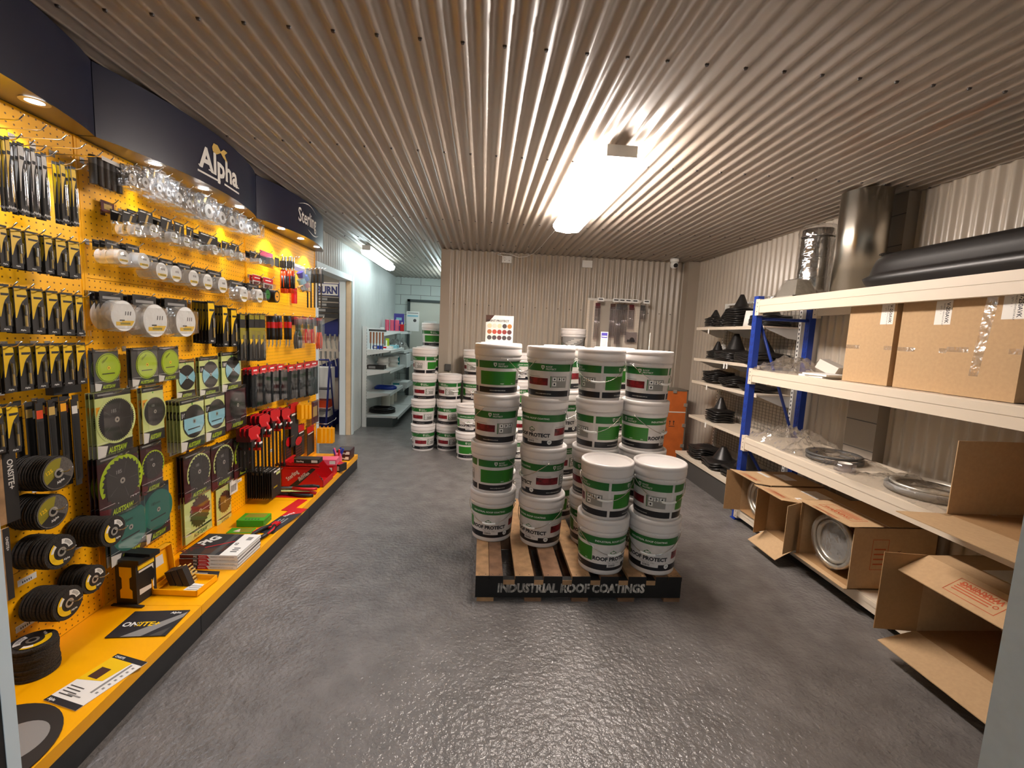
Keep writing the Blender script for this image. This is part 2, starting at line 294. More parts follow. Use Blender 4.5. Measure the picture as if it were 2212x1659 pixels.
# board goods: kind, y, z of top, width, height, x of front, how many deep, spacing, row
ITEMS=[
('bitA', 1.648, 2.076, 0.015, 0.242, -1.6, 3, 0.014, 'A'),
('bitA', 1.69, 2.074, 0.022, 0.239, -1.6, 3, 0.014, 'A'),
('bitA', 1.731, 2.072, 0.016, 0.235, -1.6, 3, 0.014, 'A'),
('bitA', 1.77, 2.07, 0.02, 0.232, -1.6, 3, 0.014, 'A'),
('bitA', 1.841, 2.067, 0.021, 0.226, -1.6, 3, 0.014, 'A'),
('bitA', 1.885, 2.065, 0.021, 0.223, -1.6, 3, 0.014, 'A'),
('bit', 1.611, 1.783, 0.022, 0.134, -1.6, 3, 0.014, 'B'),
('bit', 1.652, 1.782, 0.033, 0.134, -1.6, 3, 0.014, 'B'),
('bit', 1.706, 1.782, 0.042, 0.136, -1.6, 3, 0.014, 'B'),
('bit', 1.764, 1.782, 0.028, 0.137, -1.6, 3, 0.014, 'B'),
('bit', 1.813, 1.782, 0.038, 0.139, -1.6, 3, 0.014, 'B'),
('bit', 1.866, 1.782, 0.043, 0.141, -1.6, 3, 0.014, 'B'),
('bit', 1.598, 1.59, 0.031, 0.159, -1.6, 3, 0.014, 'C'),
('bit', 1.652, 1.588, 0.041, 0.16, -1.6, 3, 0.014, 'C'),
('bit', 1.708, 1.585, 0.039, 0.16, -1.6, 3, 0.014, 'C'),
('bit', 1.764, 1.583, 0.04, 0.161, -1.6, 3, 0.014, 'C'),
('bit', 1.821, 1.581, 0.045, 0.162, -1.6, 3, 0.014, 'C'),
('bit', 1.873, 1.578, 0.029, 0.161, -1.6, 3, 0.014, 'C'),
('bit', 1.597, 1.391, 0.032, 0.166, -1.6, 3, 0.014, 'D'),
('bit', 1.651, 1.391, 0.038, 0.166, -1.6, 3, 0.014, 'D'),
('bit', 1.707, 1.39, 0.035, 0.165, -1.6, 3, 0.014, 'D'),
('bit', 1.758, 1.39, 0.036, 0.166, -1.6, 3, 0.014, 'D'),
('bit', 1.812, 1.39, 0.036, 0.166, -1.6, 3, 0.014, 'D'),
('bit', 1.867, 1.389, 0.037, 0.165, -1.6, 3, 0.014, 'D'),
('bit', 1.546, 1.191, 0.032, 0.166, -1.6, 3, 0.014, 'E'),
('bit', 1.594, 1.186, 0.036, 0.171, -1.6, 3, 0.014, 'E'),
('auger', 1.803, 1.183, 0.186, 0.267, -1.66, 1, 0.012, ''),
('sitecard', 1.587, 1.017, 0.091, 0.257, -1.64, 1, 0.012, ''),
('sitecard2', 1.531, 0.765, 0.042, 0.257, -1.6, 1, 0.012, ''),
('tubes', 2.071, 2.158, 0.157, 0.132, -1.64, 1, 0.012, ''),
('smallcard', 2.163, 2.008, 0.071, 0.052, -1.7, 1, 0.012, ''),
('clear', 2.144, 2.164, 0.061, 0.093, -1.6, 3, 0.03, 'P'),
('clear', 2.22, 2.185, 0.062, 0.111, -1.6, 3, 0.03, 'P'),
('clear', 2.308, 2.205, 0.051, 0.139, -1.6, 3, 0.03, 'P'),
('clear', 2.369, 2.199, 0.055, 0.132, -1.6, 3, 0.03, 'P'),
('clear', 2.444, 2.195, 0.07, 0.129, -1.6, 3, 0.03, 'P'),
('clear', 2.526, 2.188, 0.061, 0.131, -1.6, 3, 0.03, 'P'),
('clear', 2.598, 2.184, 0.042, 0.136, -1.6, 3, 0.03, 'P'),
('clear', 2.691, 2.202, 0.108, 0.143, -1.6, 3, 0.03, 'P'),
('clear', 2.821, 2.192, 0.093, 0.131, -1.6, 3, 0.03, 'P'),
('clear', 2.927, 2.196, 0.082, 0.126, -1.6, 3, 0.03, 'P'),
('clear', 3.024, 2.188, 0.076, 0.119, -1.6, 3, 0.03, 'P'),
('clear', 3.13, 2.18, 0.097, 0.102, -1.6, 3, 0.03, 'P'),
('clear', 3.243, 2.189, 0.106, 0.098, -1.6, 3, 0.03, 'P'),
('cupcard', 2.163, 1.97, 0.079, 0.109, -1.61, 2, 0.05, 'Q'),
('cupcard', 2.261, 2.0, 0.088, 0.123, -1.61, 2, 0.05, 'Q'),
('cupcard', 2.399, 2.003, 0.079, 0.128, -1.61, 2, 0.05, 'Q'),
('cupcard', 2.492, 2.001, 0.073, 0.128, -1.61, 2, 0.05, 'Q'),
('cupcard', 2.577, 1.997, 0.056, 0.122, -1.61, 2, 0.05, 'Q'),
('cupcard', 2.74, 1.995, 0.176, 0.115, -1.61, 2, 0.05, 'Q'),
('cupcard', 2.91, 1.988, 0.083, 0.094, -1.61, 2, 0.05, 'Q'),
('cupcard', 3.016, 1.995, 0.087, 0.106, -1.61, 2, 0.05, 'Q'),
('cupcard', 3.284, 1.991, 0.141, 0.081, -1.62, 2, 0.03, 'Q'),
('disccard', 2.071, 1.824, 0.084, 0.104, -1.62, 3, 0.025, 'R'),
('disccard', 2.187, 1.829, 0.096, 0.11, -1.62, 3, 0.025, 'R'),
('disccard', 2.301, 1.799, 0.108, 0.109, -1.62, 3, 0.025, 'R'),
('disccard', 2.401, 1.799, 0.118, 0.109, -1.62, 3, 0.025, 'R'),
('disccard', 2.538, 1.797, 0.135, 0.113, -1.62, 3, 0.025, 'R'),
('disccard', 2.662, 1.793, 0.15, 0.116, -1.62, 3, 0.025, 'R'),
('disccard', 2.805, 1.796, 0.168, 0.126, -1.62, 3, 0.025, 'R'),
('bigdisc', 2.054, 1.604, 0.166, 0.158, -1.62, 3, 0.02, 'S'),
('bigdisc', 2.243, 1.605, 0.198, 0.184, -1.62, 3, 0.02, 'S'),
('bigdisc', 2.461, 1.605, 0.23, 0.184, -1.62, 3, 0.02, 'S'),
('disccard', 3.061, 1.767, 0.195, 0.133, -1.63, 2, 0.025, 'S2'),
('disccard', 3.268, 1.769, 0.194, 0.126, -1.63, 2, 0.025, 'S2'),
('tape', 3.393, 1.755, 0.12, 0.09, -1.62, 1, 0.01, 'green'),
('tape', 3.54, 1.753, 0.124, 0.095, -1.62, 1, 0.01, 'amber'),
('bit', 2.727, 1.613, 0.068, 0.247, -1.6, 6, 0.017, 'T'),
('bit', 2.883, 1.598, 0.056, 0.256, -1.61, 5, 0.017, 'T'),
('bit', 3.018, 1.585, 0.069, 0.248, -1.63, 3, 0.017, 'T'),
('blackbit', 3.083, 1.555, 0.067, 0.313, -1.61, 2, 0.02, 'T'),
('blackbit', 3.2, 1.56, 0.075, 0.325, -1.61, 2, 0.02, 'T'),
('blackbit', 3.272, 1.563, 0.079, 0.333, -1.61, 2, 0.02, 'T'),
('blackbit', 3.349, 1.566, 0.083, 0.341, -1.61, 2, 0.02, 'T'),
('saw', 2.058, 1.354, 0.129, 0.182, -1.66, 2, 0.03, 'lime'),
('saw', 2.24, 1.357, 0.167, 0.183, -1.63, 2, 0.03, 'lime'),
('saw', 2.446, 1.352, 0.152, 0.179, -1.66, 2, 0.03, 'lime'),
('saw', 2.636, 1.273, 0.155, 0.228, -1.7, 2, 0.03, 'sky'),
('saw', 2.822, 1.279, 0.189, 0.243, -1.68, 2, 0.03, 'sky'),
('saw', 3.03, 1.3, 0.224, 0.257, -1.66, 2, 0.03, 'sky'),
('saw', 2.058, 1.17, 0.192, 0.289, -1.64, 3, 0.04, 'black'),
('saw', 2.349, 1.152, 0.147, 0.285, -1.68, 3, 0.04, 'black'),
('saw', 2.556, 1.062, 0.203, 0.288, -1.62, 5, 0.02, 'skybig'),
('saw', 2.838, 1.052, 0.2, 0.302, -1.66, 3, 0.03, 'skybig'),
('saw', 3.075, 1.068, 0.256, 0.362, -1.66, 3, 0.03, 'maroonlime'),
('saw', 2.067, 0.882, 0.226, 0.29, -1.64, 3, 0.03, 'maroon'),
('saw', 2.335, 0.861, 0.145, 0.263, -1.69, 2, 0.03, 'maroon'),
('saw', 2.663, 0.726, 0.241, 0.279, -1.67, 3, 0.02, 'maroon'),
('saw', 2.95, 0.704, 0.239, 0.308, -1.69, 2, 0.02, 'maroon'),
('saw', 3.197, 0.695, 0.227, 0.315, -1.69, 2, 0.02, 'maroon'),
('saw', 2.127, 0.619, 0.211, 0.267, -1.66, 2, 0.03, 'teal'),
('saw', 2.353, 0.625, 0.189, 0.309, -1.69, 2, 0.03, 'teal'),
('saw', 2.674, 0.482, 0.258, 0.359, -1.68, 2, 0.03, 'olive'),
('saw', 2.987, 0.419, 0.167, 0.297, -1.71, 2, 0.02, 'olive'),
('pricetag', 3.091, 0.414, 0.097, 0.107, -1.7, 1, 0.012, ''),
('blackpack', 3.351, 0.403, 0.201, 0.239, -1.57, 12, 0.016, ''),
('redclear', 3.492, 2.029, 0.198, 0.111, -1.64, 1, 0.012, ''),
('squarecard', 3.748, 2.042, 0.131, 0.11, -1.68, 1, 0.012, ''),
('snips', 3.761, 2.038, 0.108, 0.293, -1.62, 2, 0.02, ''),
('snips', 3.876, 2.058, 0.106, 0.303, -1.62, 2, 0.02, ''),
('redhandle', 4.093, 2.085, 0.132, 0.401, -1.69, 1, 0.012, ''),
('bluepack', 4.042, 2.015, 0.232, 0.232, -1.62, 1, 0.012, ''),
('longtool', 4.161, 2.004, 0.078, 0.348, -1.6, 1, 0.012, ''),
('longtool', 4.24, 2.015, 0.083, 0.355, -1.6, 1, 0.012, ''),
('longtool', 4.324, 2.027, 0.087, 0.362, -1.6, 1, 0.012, ''),
('longtool', 4.409, 2.039, 0.091, 0.369, -1.6, 1, 0.012, ''),
('longtool', 4.499, 2.051, 0.095, 0.376, -1.6, 1, 0.012, ''),
('redpack', 3.388, 1.845, 0.13, 0.083, -1.66, 2, 0.02, ''),
('redpack', 3.511, 1.84, 0.15, 0.086, -1.64, 2, 0.02, ''),
('strip', 4.061, 1.646, 0.645, 0.025, -1.75, 1, 0.012, ''),
('knife', 3.501, 1.566, 0.116, 0.253, -1.62, 2, 0.025, ''),
('knife', 3.628, 1.571, 0.104, 0.262, -1.62, 2, 0.025, ''),
('knife', 3.796, 1.578, 0.117, 0.274, -1.62, 2, 0.025, ''),
('plier', 3.994, 1.572, 0.198, 0.289, -1.62, 2, 0.02, 'black'),
('plier', 4.152, 1.575, 0.129, 0.247, -1.62, 2, 0.02, 'red'),
('plier', 4.303, 1.576, 0.153, 0.252, -1.62, 2, 0.02, 'red'),
('plier', 4.441, 1.577, 0.177, 0.314, -1.6, 2, 0.02, 'orange'),
('redblack', 3.253, 1.18, 0.101, 0.286, -1.62, 3, 0.03, ''),
('redblack', 3.375, 1.179, 0.111, 0.287, -1.62, 3, 0.03, ''),
('redblack', 3.505, 1.178, 0.121, 0.288, -1.62, 3, 0.03, ''),
('redblack', 3.646, 1.177, 0.132, 0.289, -1.62, 3, 0.03, ''),
('redblack', 3.867, 1.153, 0.147, 0.295, -1.63, 2, 0.03, ''),
('redblack', 4.04, 1.152, 0.163, 0.306, -1.63, 2, 0.03, ''),
('redblack', 4.228, 1.152, 0.18, 0.32, -1.63, 2, 0.03, ''),
('redblack', 4.385, 1.155, 0.195, 0.33, -1.63, 2, 0.03, ''),
('clamp', 3.146, 0.779, 0.096, 0.33, -1.6, 3, 0.03, ''),
('clamp', 3.292, 0.84, 0.163, 0.463, -1.6, 3, 0.03, ''),
('clamp', 3.461, 0.848, 0.112, 0.485, -1.6, 3, 0.03, ''),
('clamp', 3.649, 0.823, 0.199, 0.489, -1.6, 3, 0.03, ''),
('redblade', 4.001, 0.802, 0.197, 0.389, -1.66, 2, 0.02, ''),
('yellowcase', 4.03, 0.798, 0.078, 0.144, -1.62, 1, 0.012, ''),
('yellowcase', 4.117, 0.784, 0.082, 0.147, -1.62, 1, 0.012, ''),
('yellowcase', 4.208, 0.769, 0.086, 0.15, -1.62, 1, 0.012, ''),
('redblade', 4.195, 0.567, 0.174, 0.298, -1.68, 2, 0.02, ''),
('redblade', 4.42, 0.504, 0.221, 0.284, -1.68, 1, 0.012, ''),
('redoval', 3.921, 0.52, 0.152, 0.209, -1.68, 1, 0.012, ''),
('redoval', 4.085, 0.487, 0.201, 0.2, -1.66, 2, 0.02, ''),
('clearpack', 4.485, 0.75, 0.178, 0.231, -1.66, 1, 0.012, ''),
('yellowcase', 4.451, 0.495, 0.086, 0.166, -1.6, 1, 0.01, 'end'),
('yellowcase', 4.56, 0.472, 0.091, 0.171, -1.6, 1, 0.01, 'end'),
('yellowcase', 4.675, 0.448, 0.096, 0.176, -1.6, 1, 0.01, 'end'),
('yellowcase', 4.796, 0.422, 0.102, 0.181, -1.6, 1, 0.01, 'end')]

# ================= LEFT DISPLAY =================
PX=-1.725; BASEZ=.151; BAY=[.735,2.05,3.365,4.68]
NB=['near','middle','far']
for i in range(3):
    y0,y1=BAY[i],BAY[i+1]; e=empty('display_stand',(PX,(y0+y1)/2,0)); tag(e,['yellow perforated display stand nearest the doorway, hung with drill bits and grinding discs','yellow perforated display stand in the middle, under the Alpha header','yellow perforated display stand farthest away, under the Sterling header'][i],'display stand','yellow perforated display stands')
    yc=(y0+y1)/2; h=(y1-y0)/2
    def ob(mb,n,e=e): o=mb.build(n,e); return o
    for (z0,z1) in((.151,.52),(.52,1.10),(1.10,1.66),(1.66,2.24)):
        b=MB(); b.box(-.02,-h+.012,z0+.001,0,h-.012,z1-.001,'peg'); ob(b,'perforated_panel')
    for sg in(-1,1):
        b=MB(); b.box(-.045,sg*(h-.0065)-.0055,0,.003,sg*(h-.0065)+.0055,2.5,'yellow'); ob(b,'upright')
    b=MB(); b.box(-.0,-h+.001,.12,.425,h-.001,BASEZ-.0003,'yellow'); b.box(.425,-h+.001,.104,.435,h-.001,BASEZ,'yellow'); ob(b,'base_shelf')
    b=MB(); b.box(.0,-h+.002,0,.430,h-.002,.1035,'kick'); ob(b,'kick_plate')
    if i==2: b=MB(); b.tube([(0,h-.02,.475),(.125,h-.02,.475),(.125,h+.24,.475),(.125,h+.255,.49)],.003,'wire',6); ob(b,'side_rail')
    # bowed header
    n=16; arc=[(.08+.115*math.cos(PI*(k/n-.5))**.8 if 0<k<n else .08, -h+.002+(2*h-.004)*k/n) for k in range(n+1)]
    b=MB(); vs_=[(a,yy,z) for a,yy in arc for z in(2.24,2.535)]; b.add(vs_,[(2*k,2*k+2,2*k+3,2*k+1) for k in range(n)],'navy',True)
    b.poly([(0,-h+.002)]+arc+[(0,h-.002)],2.535,'navy'); ob(b,'header_panel')
    b=MB(); b.poly([(0,h-.002)]+arc[::-1]+[(0,-h+.002)],2.2405,'navy_under'); ob(b,'header_underside')
    for sg in(-1,1): b=MB(); b.box(0,sg*(h-.003)-.001,2.24,.08,sg*(h-.003)+.001,2.535,'navy'); ob(b,'header_end')
    for k,yy in enumerate((-.37,0,.37)):
        if i==2: yy+=.02
        b=MB(); b.T=lambda u,v,n,yy=yy:(.115+u,yy+v,2.240-n)
        b.ring(0,0,.026,.042,.002,'galv'); b.disc(0,0,.027,.001,'led',20); dl=ob(b,'downlight')
        L=bpy.data.lights.new('downlight_beam','SPOT'); L.energy=DOWN_W; L.color=DOWN; L.spot_size=R(118); L.spot_blend=.7; L.shadow_soft_size=.025
        lo=bpy.data.objects.new('downlight_beam',L); COL.objects.link(lo); lo.parent=e; lo.location=(.115,yy,2.232)
    # lettering follows the bow
    def fr(v,h=h):
        c=max(0,min(1,(v+h)/(2*h))); return .08+.115*max(0,math.cos(PI*(c-.5)))**.8+.0025
    if i==1:
        b=MB(lambda u,v,n:(fr(u)+n,u,v))
        b.text('Alpha',-.16,2.315,.115,0,'offwhite',bold=.03,sx=1.02)
        for (a0,a1) in((-.17,.02),(.06,.24)): b.rect(a0,2.283,a1,2.293,0,'offwhite')
        for q in(-.165,-.085,.205): b.rect(q,2.315,q+.035,2.322,.0004,'offwhite')
        b.poly([(-.05,2.45),(-.035,2.475),(.0,2.478),(.03,2.455),(.06,2.478),(.10,2.476),(.07,2.452),(.10,2.418),(.055,2.43),(.03,2.448),(-.01,2.425),(-.045,2.43)],.0002,'gold')
        ob(b,'header_lettering')
    if i==2:
        b=MB(lambda u,v,n:(fr(u)+n,u,v))
        b.text('Sterling',-.20,2.345,.115,0,'offwhite',bold=.012,sx=.78)
        pts=[(-.21+.40*k/16,2.475+.045*math.sin(PI*k/16)) for k in range(17)]; b.poly(pts+[(x,2.475+.85*(z-2.475)) for x,z in pts[::-1]],0,'offwhite')
        pts=[(-.04+.30*k/16,2.315-.035*math.sin(PI*k/16)) for k in range(17)]; b.poly([(x,2.315+.75*(z-2.315)) for x,z in pts]+pts[::-1],0,'offwhite')
        ob(b,'header_lettering')

# ---- peg hooks
_hk={}
def hook(y,z,x1,label,group='wire hooks on the yellow panels',x0=PX):
    L=round(x1-x0,2)
    if L not in _hk:
        b=MB(); b.tube([(0,0,0),(L-.02,0,.0),(L-.006,0,.004),(L+.012,0,.02)],.0022,'wire',6); b.box(0,-.012,-.012,.003,.012,.012,'wire'); o=b.build('peg_hook')
    else: o=_hk[L].copy(); COL.objects.link(o)
    _hk.setdefault(L,o); o.location=(x0,y,z); tag(o,label,'hook',group); return o

# ---- goods: builders work in a local frame, v=0 at the top, n out to the room
def tooth(cx,cy,r,nt,depth=.07):
    p=[]
    for k in range(nt):
        a=2*PI*k/nt; p+=[(cx+r*math.cos(a),cy+r*math.sin(a)),(cx+r*(1-depth)*math.cos(a+.5*PI/nt),cy+r*(1-depth)*math.sin(a+.5*PI/nt))]
    return p
def clearbox(w,v0,v1,d,m='clear'):
    b=MB(BT); a=w/2; e=.12*w
    vs_=[(-a,v1,.002),(a,v1,.002),(a,v0,.002),(-a,v0,.002),(-a+e,v1+e*.6,d),(a-e,v1+e*.6,d),(a-e,v0-e*.6,d),(-a+e,v0-e*.6,d)]
    return b.add(vs_,[(4,5,6,7),(0,1,5,4),(1,2,6,5),(2,3,7,6),(3,0,4,7)],m)
def cardb(w,h,m='softblack',v0=0,t=.0016):
    b=MB(BT); b.box(-w/2,v0-h,-t,w/2,v0,0,m); b.ring(0,v0-.010,.0,.004,.0003,'dgrey',seg=8); return b
def g_bit(e,w,h,d,yel='yel'):
    b=cardb(w,h); P=lambda a:[(x*w,y*h) for x,y in a]
    b.poly(P([(-.46,-.05),(.36,-.05),(.44,-.12),(.44,-.21),(.05,-.33),(-.10,-.42),(-.40,-.68),(-.46,-.68)]),.0004,yel)
    b.poly(P([(-.30,-.185),(.40,-.185),(.44,-.205),(.3,-.235),(-.30,-.235)]),.0008,'softblack'); b.text('Alpha',.0,-.955*h,.035*h,.0006,'white','C',.02)
    b.build('backing_card',e)
    q=MB(BT); x=.16*w; q.cyl((x,-.36*h,.006),(x,-.88*h,.006),min(.20*w,.009),'clear',seg=8); q.build('blister',e)
    q=MB(BT); q.cyl((x,-.40*h,.006),(x,-.62*h,.006),.10*w,'steel',seg=8); q.cyl((x,-.62*h,.006),(x,-.86*h,.006),.07*w,'steel' if yel!='yel' else 'gold',seg=6); q.build('drill_bit',e)
def g_bitA(e,w,h,d): g_bit(e,w,h,d,['offwhite','paper','yel','gold'][int(abs(w*1e4))%4])
def g_blackbit(e,w,h,d):
    b=cardb(w,h); b.rect(-w/2,-.54*h,w/2,-.30*h,.0004,'olive'); b.poly([(-.4*w,-.54*h),(.3*w,-.54*h),(-.3*w,-.66*h)],.0004,'yel'); b.rect(-w*.4,-.12*h,w*.4,-.02*h,.0004,'olive'); b.build('backing_card',e)
    q=MB(BT); q.cyl((.1*w,-.45*h,.006),(.1*w,-.95*h,.006),.005,'steel',seg=8); q.build('drill_bit',e); clearbox(w*.9,-.35*h,-.97*h,.012).build('blister',e)
def g_clear(e,w,h,d):
    b=cardb(w,.30*h); b.poly([(-.1*w,-.28*h),(.1*w,-.28*h),(.3*w,-.02*h),(.15*w,-.02*h)],.0004,'gold'); b.text('Alpha',-.45*w,-.12*h,.05*h,.0005,'white',bold=.02); b.build('backing_card',e)
    clearbox(w*1.1,-.02*h,-h*1.05,.045,'bagsoft').build('blister',e)
    q=MB(BT); r=min(.40*w,.30*h); q.cyl((0,-.62*h,.004),(0,-.62*h,.026),r,'chrome',seg=20); q.ring(0,-.62*h,r*.35,r*.92,.0265,'white',seg=20); q.rect(-.4*w,-.95*h,.4*w,-.88*h,.02,'offwhite'); q.cyl((0,-.34*h,.01),(0,-.5*h,.01),.006,'chrome'); q.build('hole_saw',e)
def g_cupcard(e,w,h,d):
    b=cardb(w,.55*h); b.poly([(-.12*w,-.52*h),(.02*w,-.52*h),(.22*w,-.14*h),(.08*w,-.14*h)],.0004,'gold'); b.rect(-.4*w,-.10*h,.35*w,-.05*h,.0004,'white'); b.build('backing_card',e)
    q=MB(BT); r=min(.34*w,.24*h); q.cyl((0,-.74*h,.004),(0,-.74*h,.035),r,'white',seg=22); q.rect(-r*.8,-.78*h,r*.8,-.73*h,.0358,'olive')
    for k in range(3): q.rect(-r*.5+k*r*.3,-.70*h,-r*.5+k*r*.3+r*.12,-.62*h,.0358,'ink')
    q.build('hole_saw',e); clearbox(w*1.08,-.45*h,-h,.045,'bagsoft').build('blister',e)
def g_disccard(e,w,h,d):
    b=cardb(w*.8,.42*h); b.rect(-.05*w,-.4*h,.05*w,-.2*h,.0004,'gold'); b.rect(-.3*w,-.16*h,.3*w,-.1*h,.0004,'grey'); b.build('backing_card',e)
    r=min(w,h)*.37; q=MB(BT); cy=-.64*h; q.cyl((0,cy,.0),(0,cy,.045),r,'white',seg=28); q.rect(-r*.7,cy-r*.62,r*.72,cy-r*.32,.0458,'yel'); q.rect(-r*.4,cy-r*.55,r*.6,cy-r*.4,.0462,'olive')
    for k in range(3): q.rect(-.1*r+k*.22*r,cy+.1*r,-.1*r+k*.22*r+.09*r,cy+.35*r,.0458,'ink')
    q.build('hole_saw',e); clearbox(w*1.02,-.30*h,-h*1.0,.055,'bag').build('blister',e)
def g_bigdisc(e,w,h,d):
    b=cardb(w*.74,.48*h); b.rect(-.05*w,-.45*h,.04*w,-.25*h,.0004,'gold'); b.rect(-.28*w,-.2*h,.28*w,-.13*h,.0004,'grey'); b.build('backing_card',e)
    r=min(w,h)*.43; cy=-.64*h; q=MB(BT); q.cyl((0,cy,0),(0,cy,.045),r*.97,'white',seg=40); q.poly(tooth(0,cy,r,60,.05),.046,'white')
    q.poly([(-.62*r,cy-.62*r),(.62*r,cy-.62*r),(.86*r,cy-.3*r),(-.1*r,cy-.3*r),(-.2*r,cy-.38*r),(-.62*r,cy-.38*r)],.0466,'yel'); q.rect(-.3*r,cy-.55*r,.5*r,cy-.42*r,.047,'olive'); q.rect(-.35*r,cy-.32*r,.05*r,cy-.24*r,.047,'ink')
    for k in range(3): q.poly([(x+.1*r+k*.2*r,cy+y) for x,y in((0,.05*r),(.07*r,.05*r),(.11*r,.3*r),(.04*r,.3*r))],.0466,'ink')
    q.build('hole_saw',e); clearbox(w*1.0,-.24*h,-h*1.05,.055,'bag').build('blister',e)
SAW={'lime':('#','dgrey','lime','lime','olive'),'black':('#','palelime','softblack','lime','yel'),'sky':('#','palelime','softblack','sky','lime'),'skybig':('#','palelime','softblack','sky','lime'),
 'maroonlime':('#','maroon','softblack','softblack','darkred'),'maroon':('#','maroon','softblack','lime','darkred'),'teal':('#','darkteal','teal','teal','dgrey'),'olive':('#','palelime','brown','brown','darkred')}
def g_saw(e,w,h,d):
    _,bg,bl,ac,fx=SAW[d]; b=MB(BT); b.box(-w/2,-h,-.003,w/2,0,0,bg); b.rect(-w/2,-.09*h,w/2,0,.0004,'softblack'); b.rect(-.42*w,-.055*h,.1*w,-.03*h,.0006,'grey')
    b.rect(-w/2,-h,w/2,-.80*h,.0004,'softblack')
    b.poly([(-w/2,-h),(-.30*w,-h),(-.22*w,-.84*h),(-w/2,-.80*h)],.0006,'offwhite' if d not in('maroon','maroonlime') else 'darkred')
    if d=='olive': b.rect(-w/2,-h,w/2,-.84*h,.0007,'palelime')
    b.text('AUSTSAW',-.22*w,-.955*h,.085*h,.001,'ink' if d=='olive' else 'lime',bold=.04,sx=min(.9,w*.95/h),shear=.18)
    for k in range(7): b.disc(-.06*w+k*.075*w,-.80*h+.008*k*w*.3,.012*w,.0012,'white',6)
    b.rect(-w/2,-.78*h,w/2,-.775*h,.0011,'white')
    if d in('black','sky','skybig'):
        b.disc(-.0*w,-.06*h-.05*h,.03*w,.0008,'green',8); b.rect(-.48*w,-.38*h,-.12*w,-.22*h,.0006,'softblack' if d!='black' else 'amber'); b.text('185',-.43*w,-.35*h,.09*h,.001,'white' if d!='black' else 'ink',bold=.02)
    b.build('backing_card',e)
    r=min(w*.47,h*.345)*(1.1 if d in('black','maroon','teal') else 1); cx,cy=.06*w,-.46*h; q=MB(BT)
    if d=='maroon': q.ring(cx,cy,r*.8,r*(1.1 if w>.2 and h<.3 and w<.235 else 1.04),.0014,'lime' if w<.235 else 'palelime',-35,205,seg=48)
    if d in('black','lime','teal'): q.disc(cx,cy,r*1.08,.0014,ac if d!='black' else 'palelime',36)
    if d=='lime': q.disc(cx,cy,r*1.02,.0018,'softblack',36)
    q.poly(tooth(cx,cy,r,{'black':60,'olive':22,'maroon':26,'maroonlime':48}.get(d,40),{'black':.07,'maroon':.10,'olive':.13}.get(d,.03)),.0022,bl)
    if d in('sky',): q.ring(cx,cy,.1*r,.95*r,.0026,'sky',150,215); q.ring(cx,cy,.1*r,.95*r,.0026,'sky',-30,30)
    if d=='skybig': q.poly([(cx-.9*r,cy+.25*r),(cx-.9*r,cy-.3*r),(cx-.6*r,cy-.7*r),(cx+.6*r,cy-.7*r),(cx+.9*r,cy-.3*r),(cx+.9*r,cy+.25*r)],.0026,'sky')
    if d=='olive': q.rect(cx-.95*r,cy-.015*r,cx+.95*r,cy+.015*r,.003,'offwhite')
    if d in('maroon','black','maroonlime'):
        for a in range(5): q.ring(cx,cy,.3*r,.8*r,.0029,'dgrey',a*72,a*72+2,seg=360)
        q.text('185',cx-.3*r,cy+.35*r,.16*r,.003,'grey',bold=.02)
    q.ring(cx,cy,.04*r,.13*r,.0030,'galv' if d!='lime' else 'yel',seg=16); q.disc(cx,cy,.05*r,.0032,'black',10)
    if d in('lime','teal','skybig'):
        q.text('185mm',cx-.5*r,cy+.35*r,.16*r,.0031,'softblack',rot=0 if d!='lime' else 40)
        q.rect(cx-.6*r,cy-.45*r,cx+.5*r,cy-.38*r,.0031,'softblack')
    q.build('saw_blade',e); clearbox(w*1.02,.0,-h,.016,'clear').build('clamshell',e)
def g_tubes(e,w,h,d):
    for k in range(5):
        q=MB(BT); x=-w*.4+k*w*.2; q.cyl((x,-.04*h,.012),(x,-.9*h,.012),w*.085,'softblack',seg=12); q.cyl((x,-.1*h,.012),(x,-.3*h,.012),w*.088,'dgrey',seg=12); q.build('core_bit',e)
    clearbox(w*1.05,.02,-h,.034,'clear').build('blister',e)
    q=MB(BT); q.rect(-w*.3,-.12*h,w*.4,.0,.036,'offwhite'); q.build('header_card',e)
def g_simple(e,w,h,d,bg='darkred',hd='gold'):
    b=cardb(w,h,bg); b.rect(-.3*w,-.7*h,.3*w,-.25*h,.0006,hd); b.build('backing_card',e); clearbox(w,0,-h,.015).build('blister',e)
def g_site(e,w,h,d):
    b=MB(BT); b.box(-w/2,-h,-.006,w/2,0,0,'timber'); b.rect(.0,-h,w/2,0,.0006,'softblack'); b.T=lambda u,v,n:(n,-v+.0,u)
    b.build('panel',e); b=MB(BT); b.text('ONSITE+',.16*w,-.12*h,.10*w*2.2,.001,'offwhite',bold=.02,rot=-90); b.build('lettering',e)
def g_price(e,w,h,d):
    b=MB(BT); b.box(-w/2,-h,-.001,w/2,0,0,'paper')
    for k in range(7): b.rect(-.35*w+k*.1*w,-.85*h,-.35*w+k*.1*w+.05*w,-.4*h,.0005,'ink')
    b.build('tag',e)
def g_blackpack(e,w,h,d):
    b=cardb(w,h,'softblack'); b.rect(-.25*w,-.10*h,.40*w,-.04*h,.0005,'white'); b.rect(0,-.22*h,.42*w,-.13*h,.0005,'palelime'); b.rect(-.3*w,-.66*h,.1*w,-.60*h,.0005,'olive'); b.build('sleeve',e)
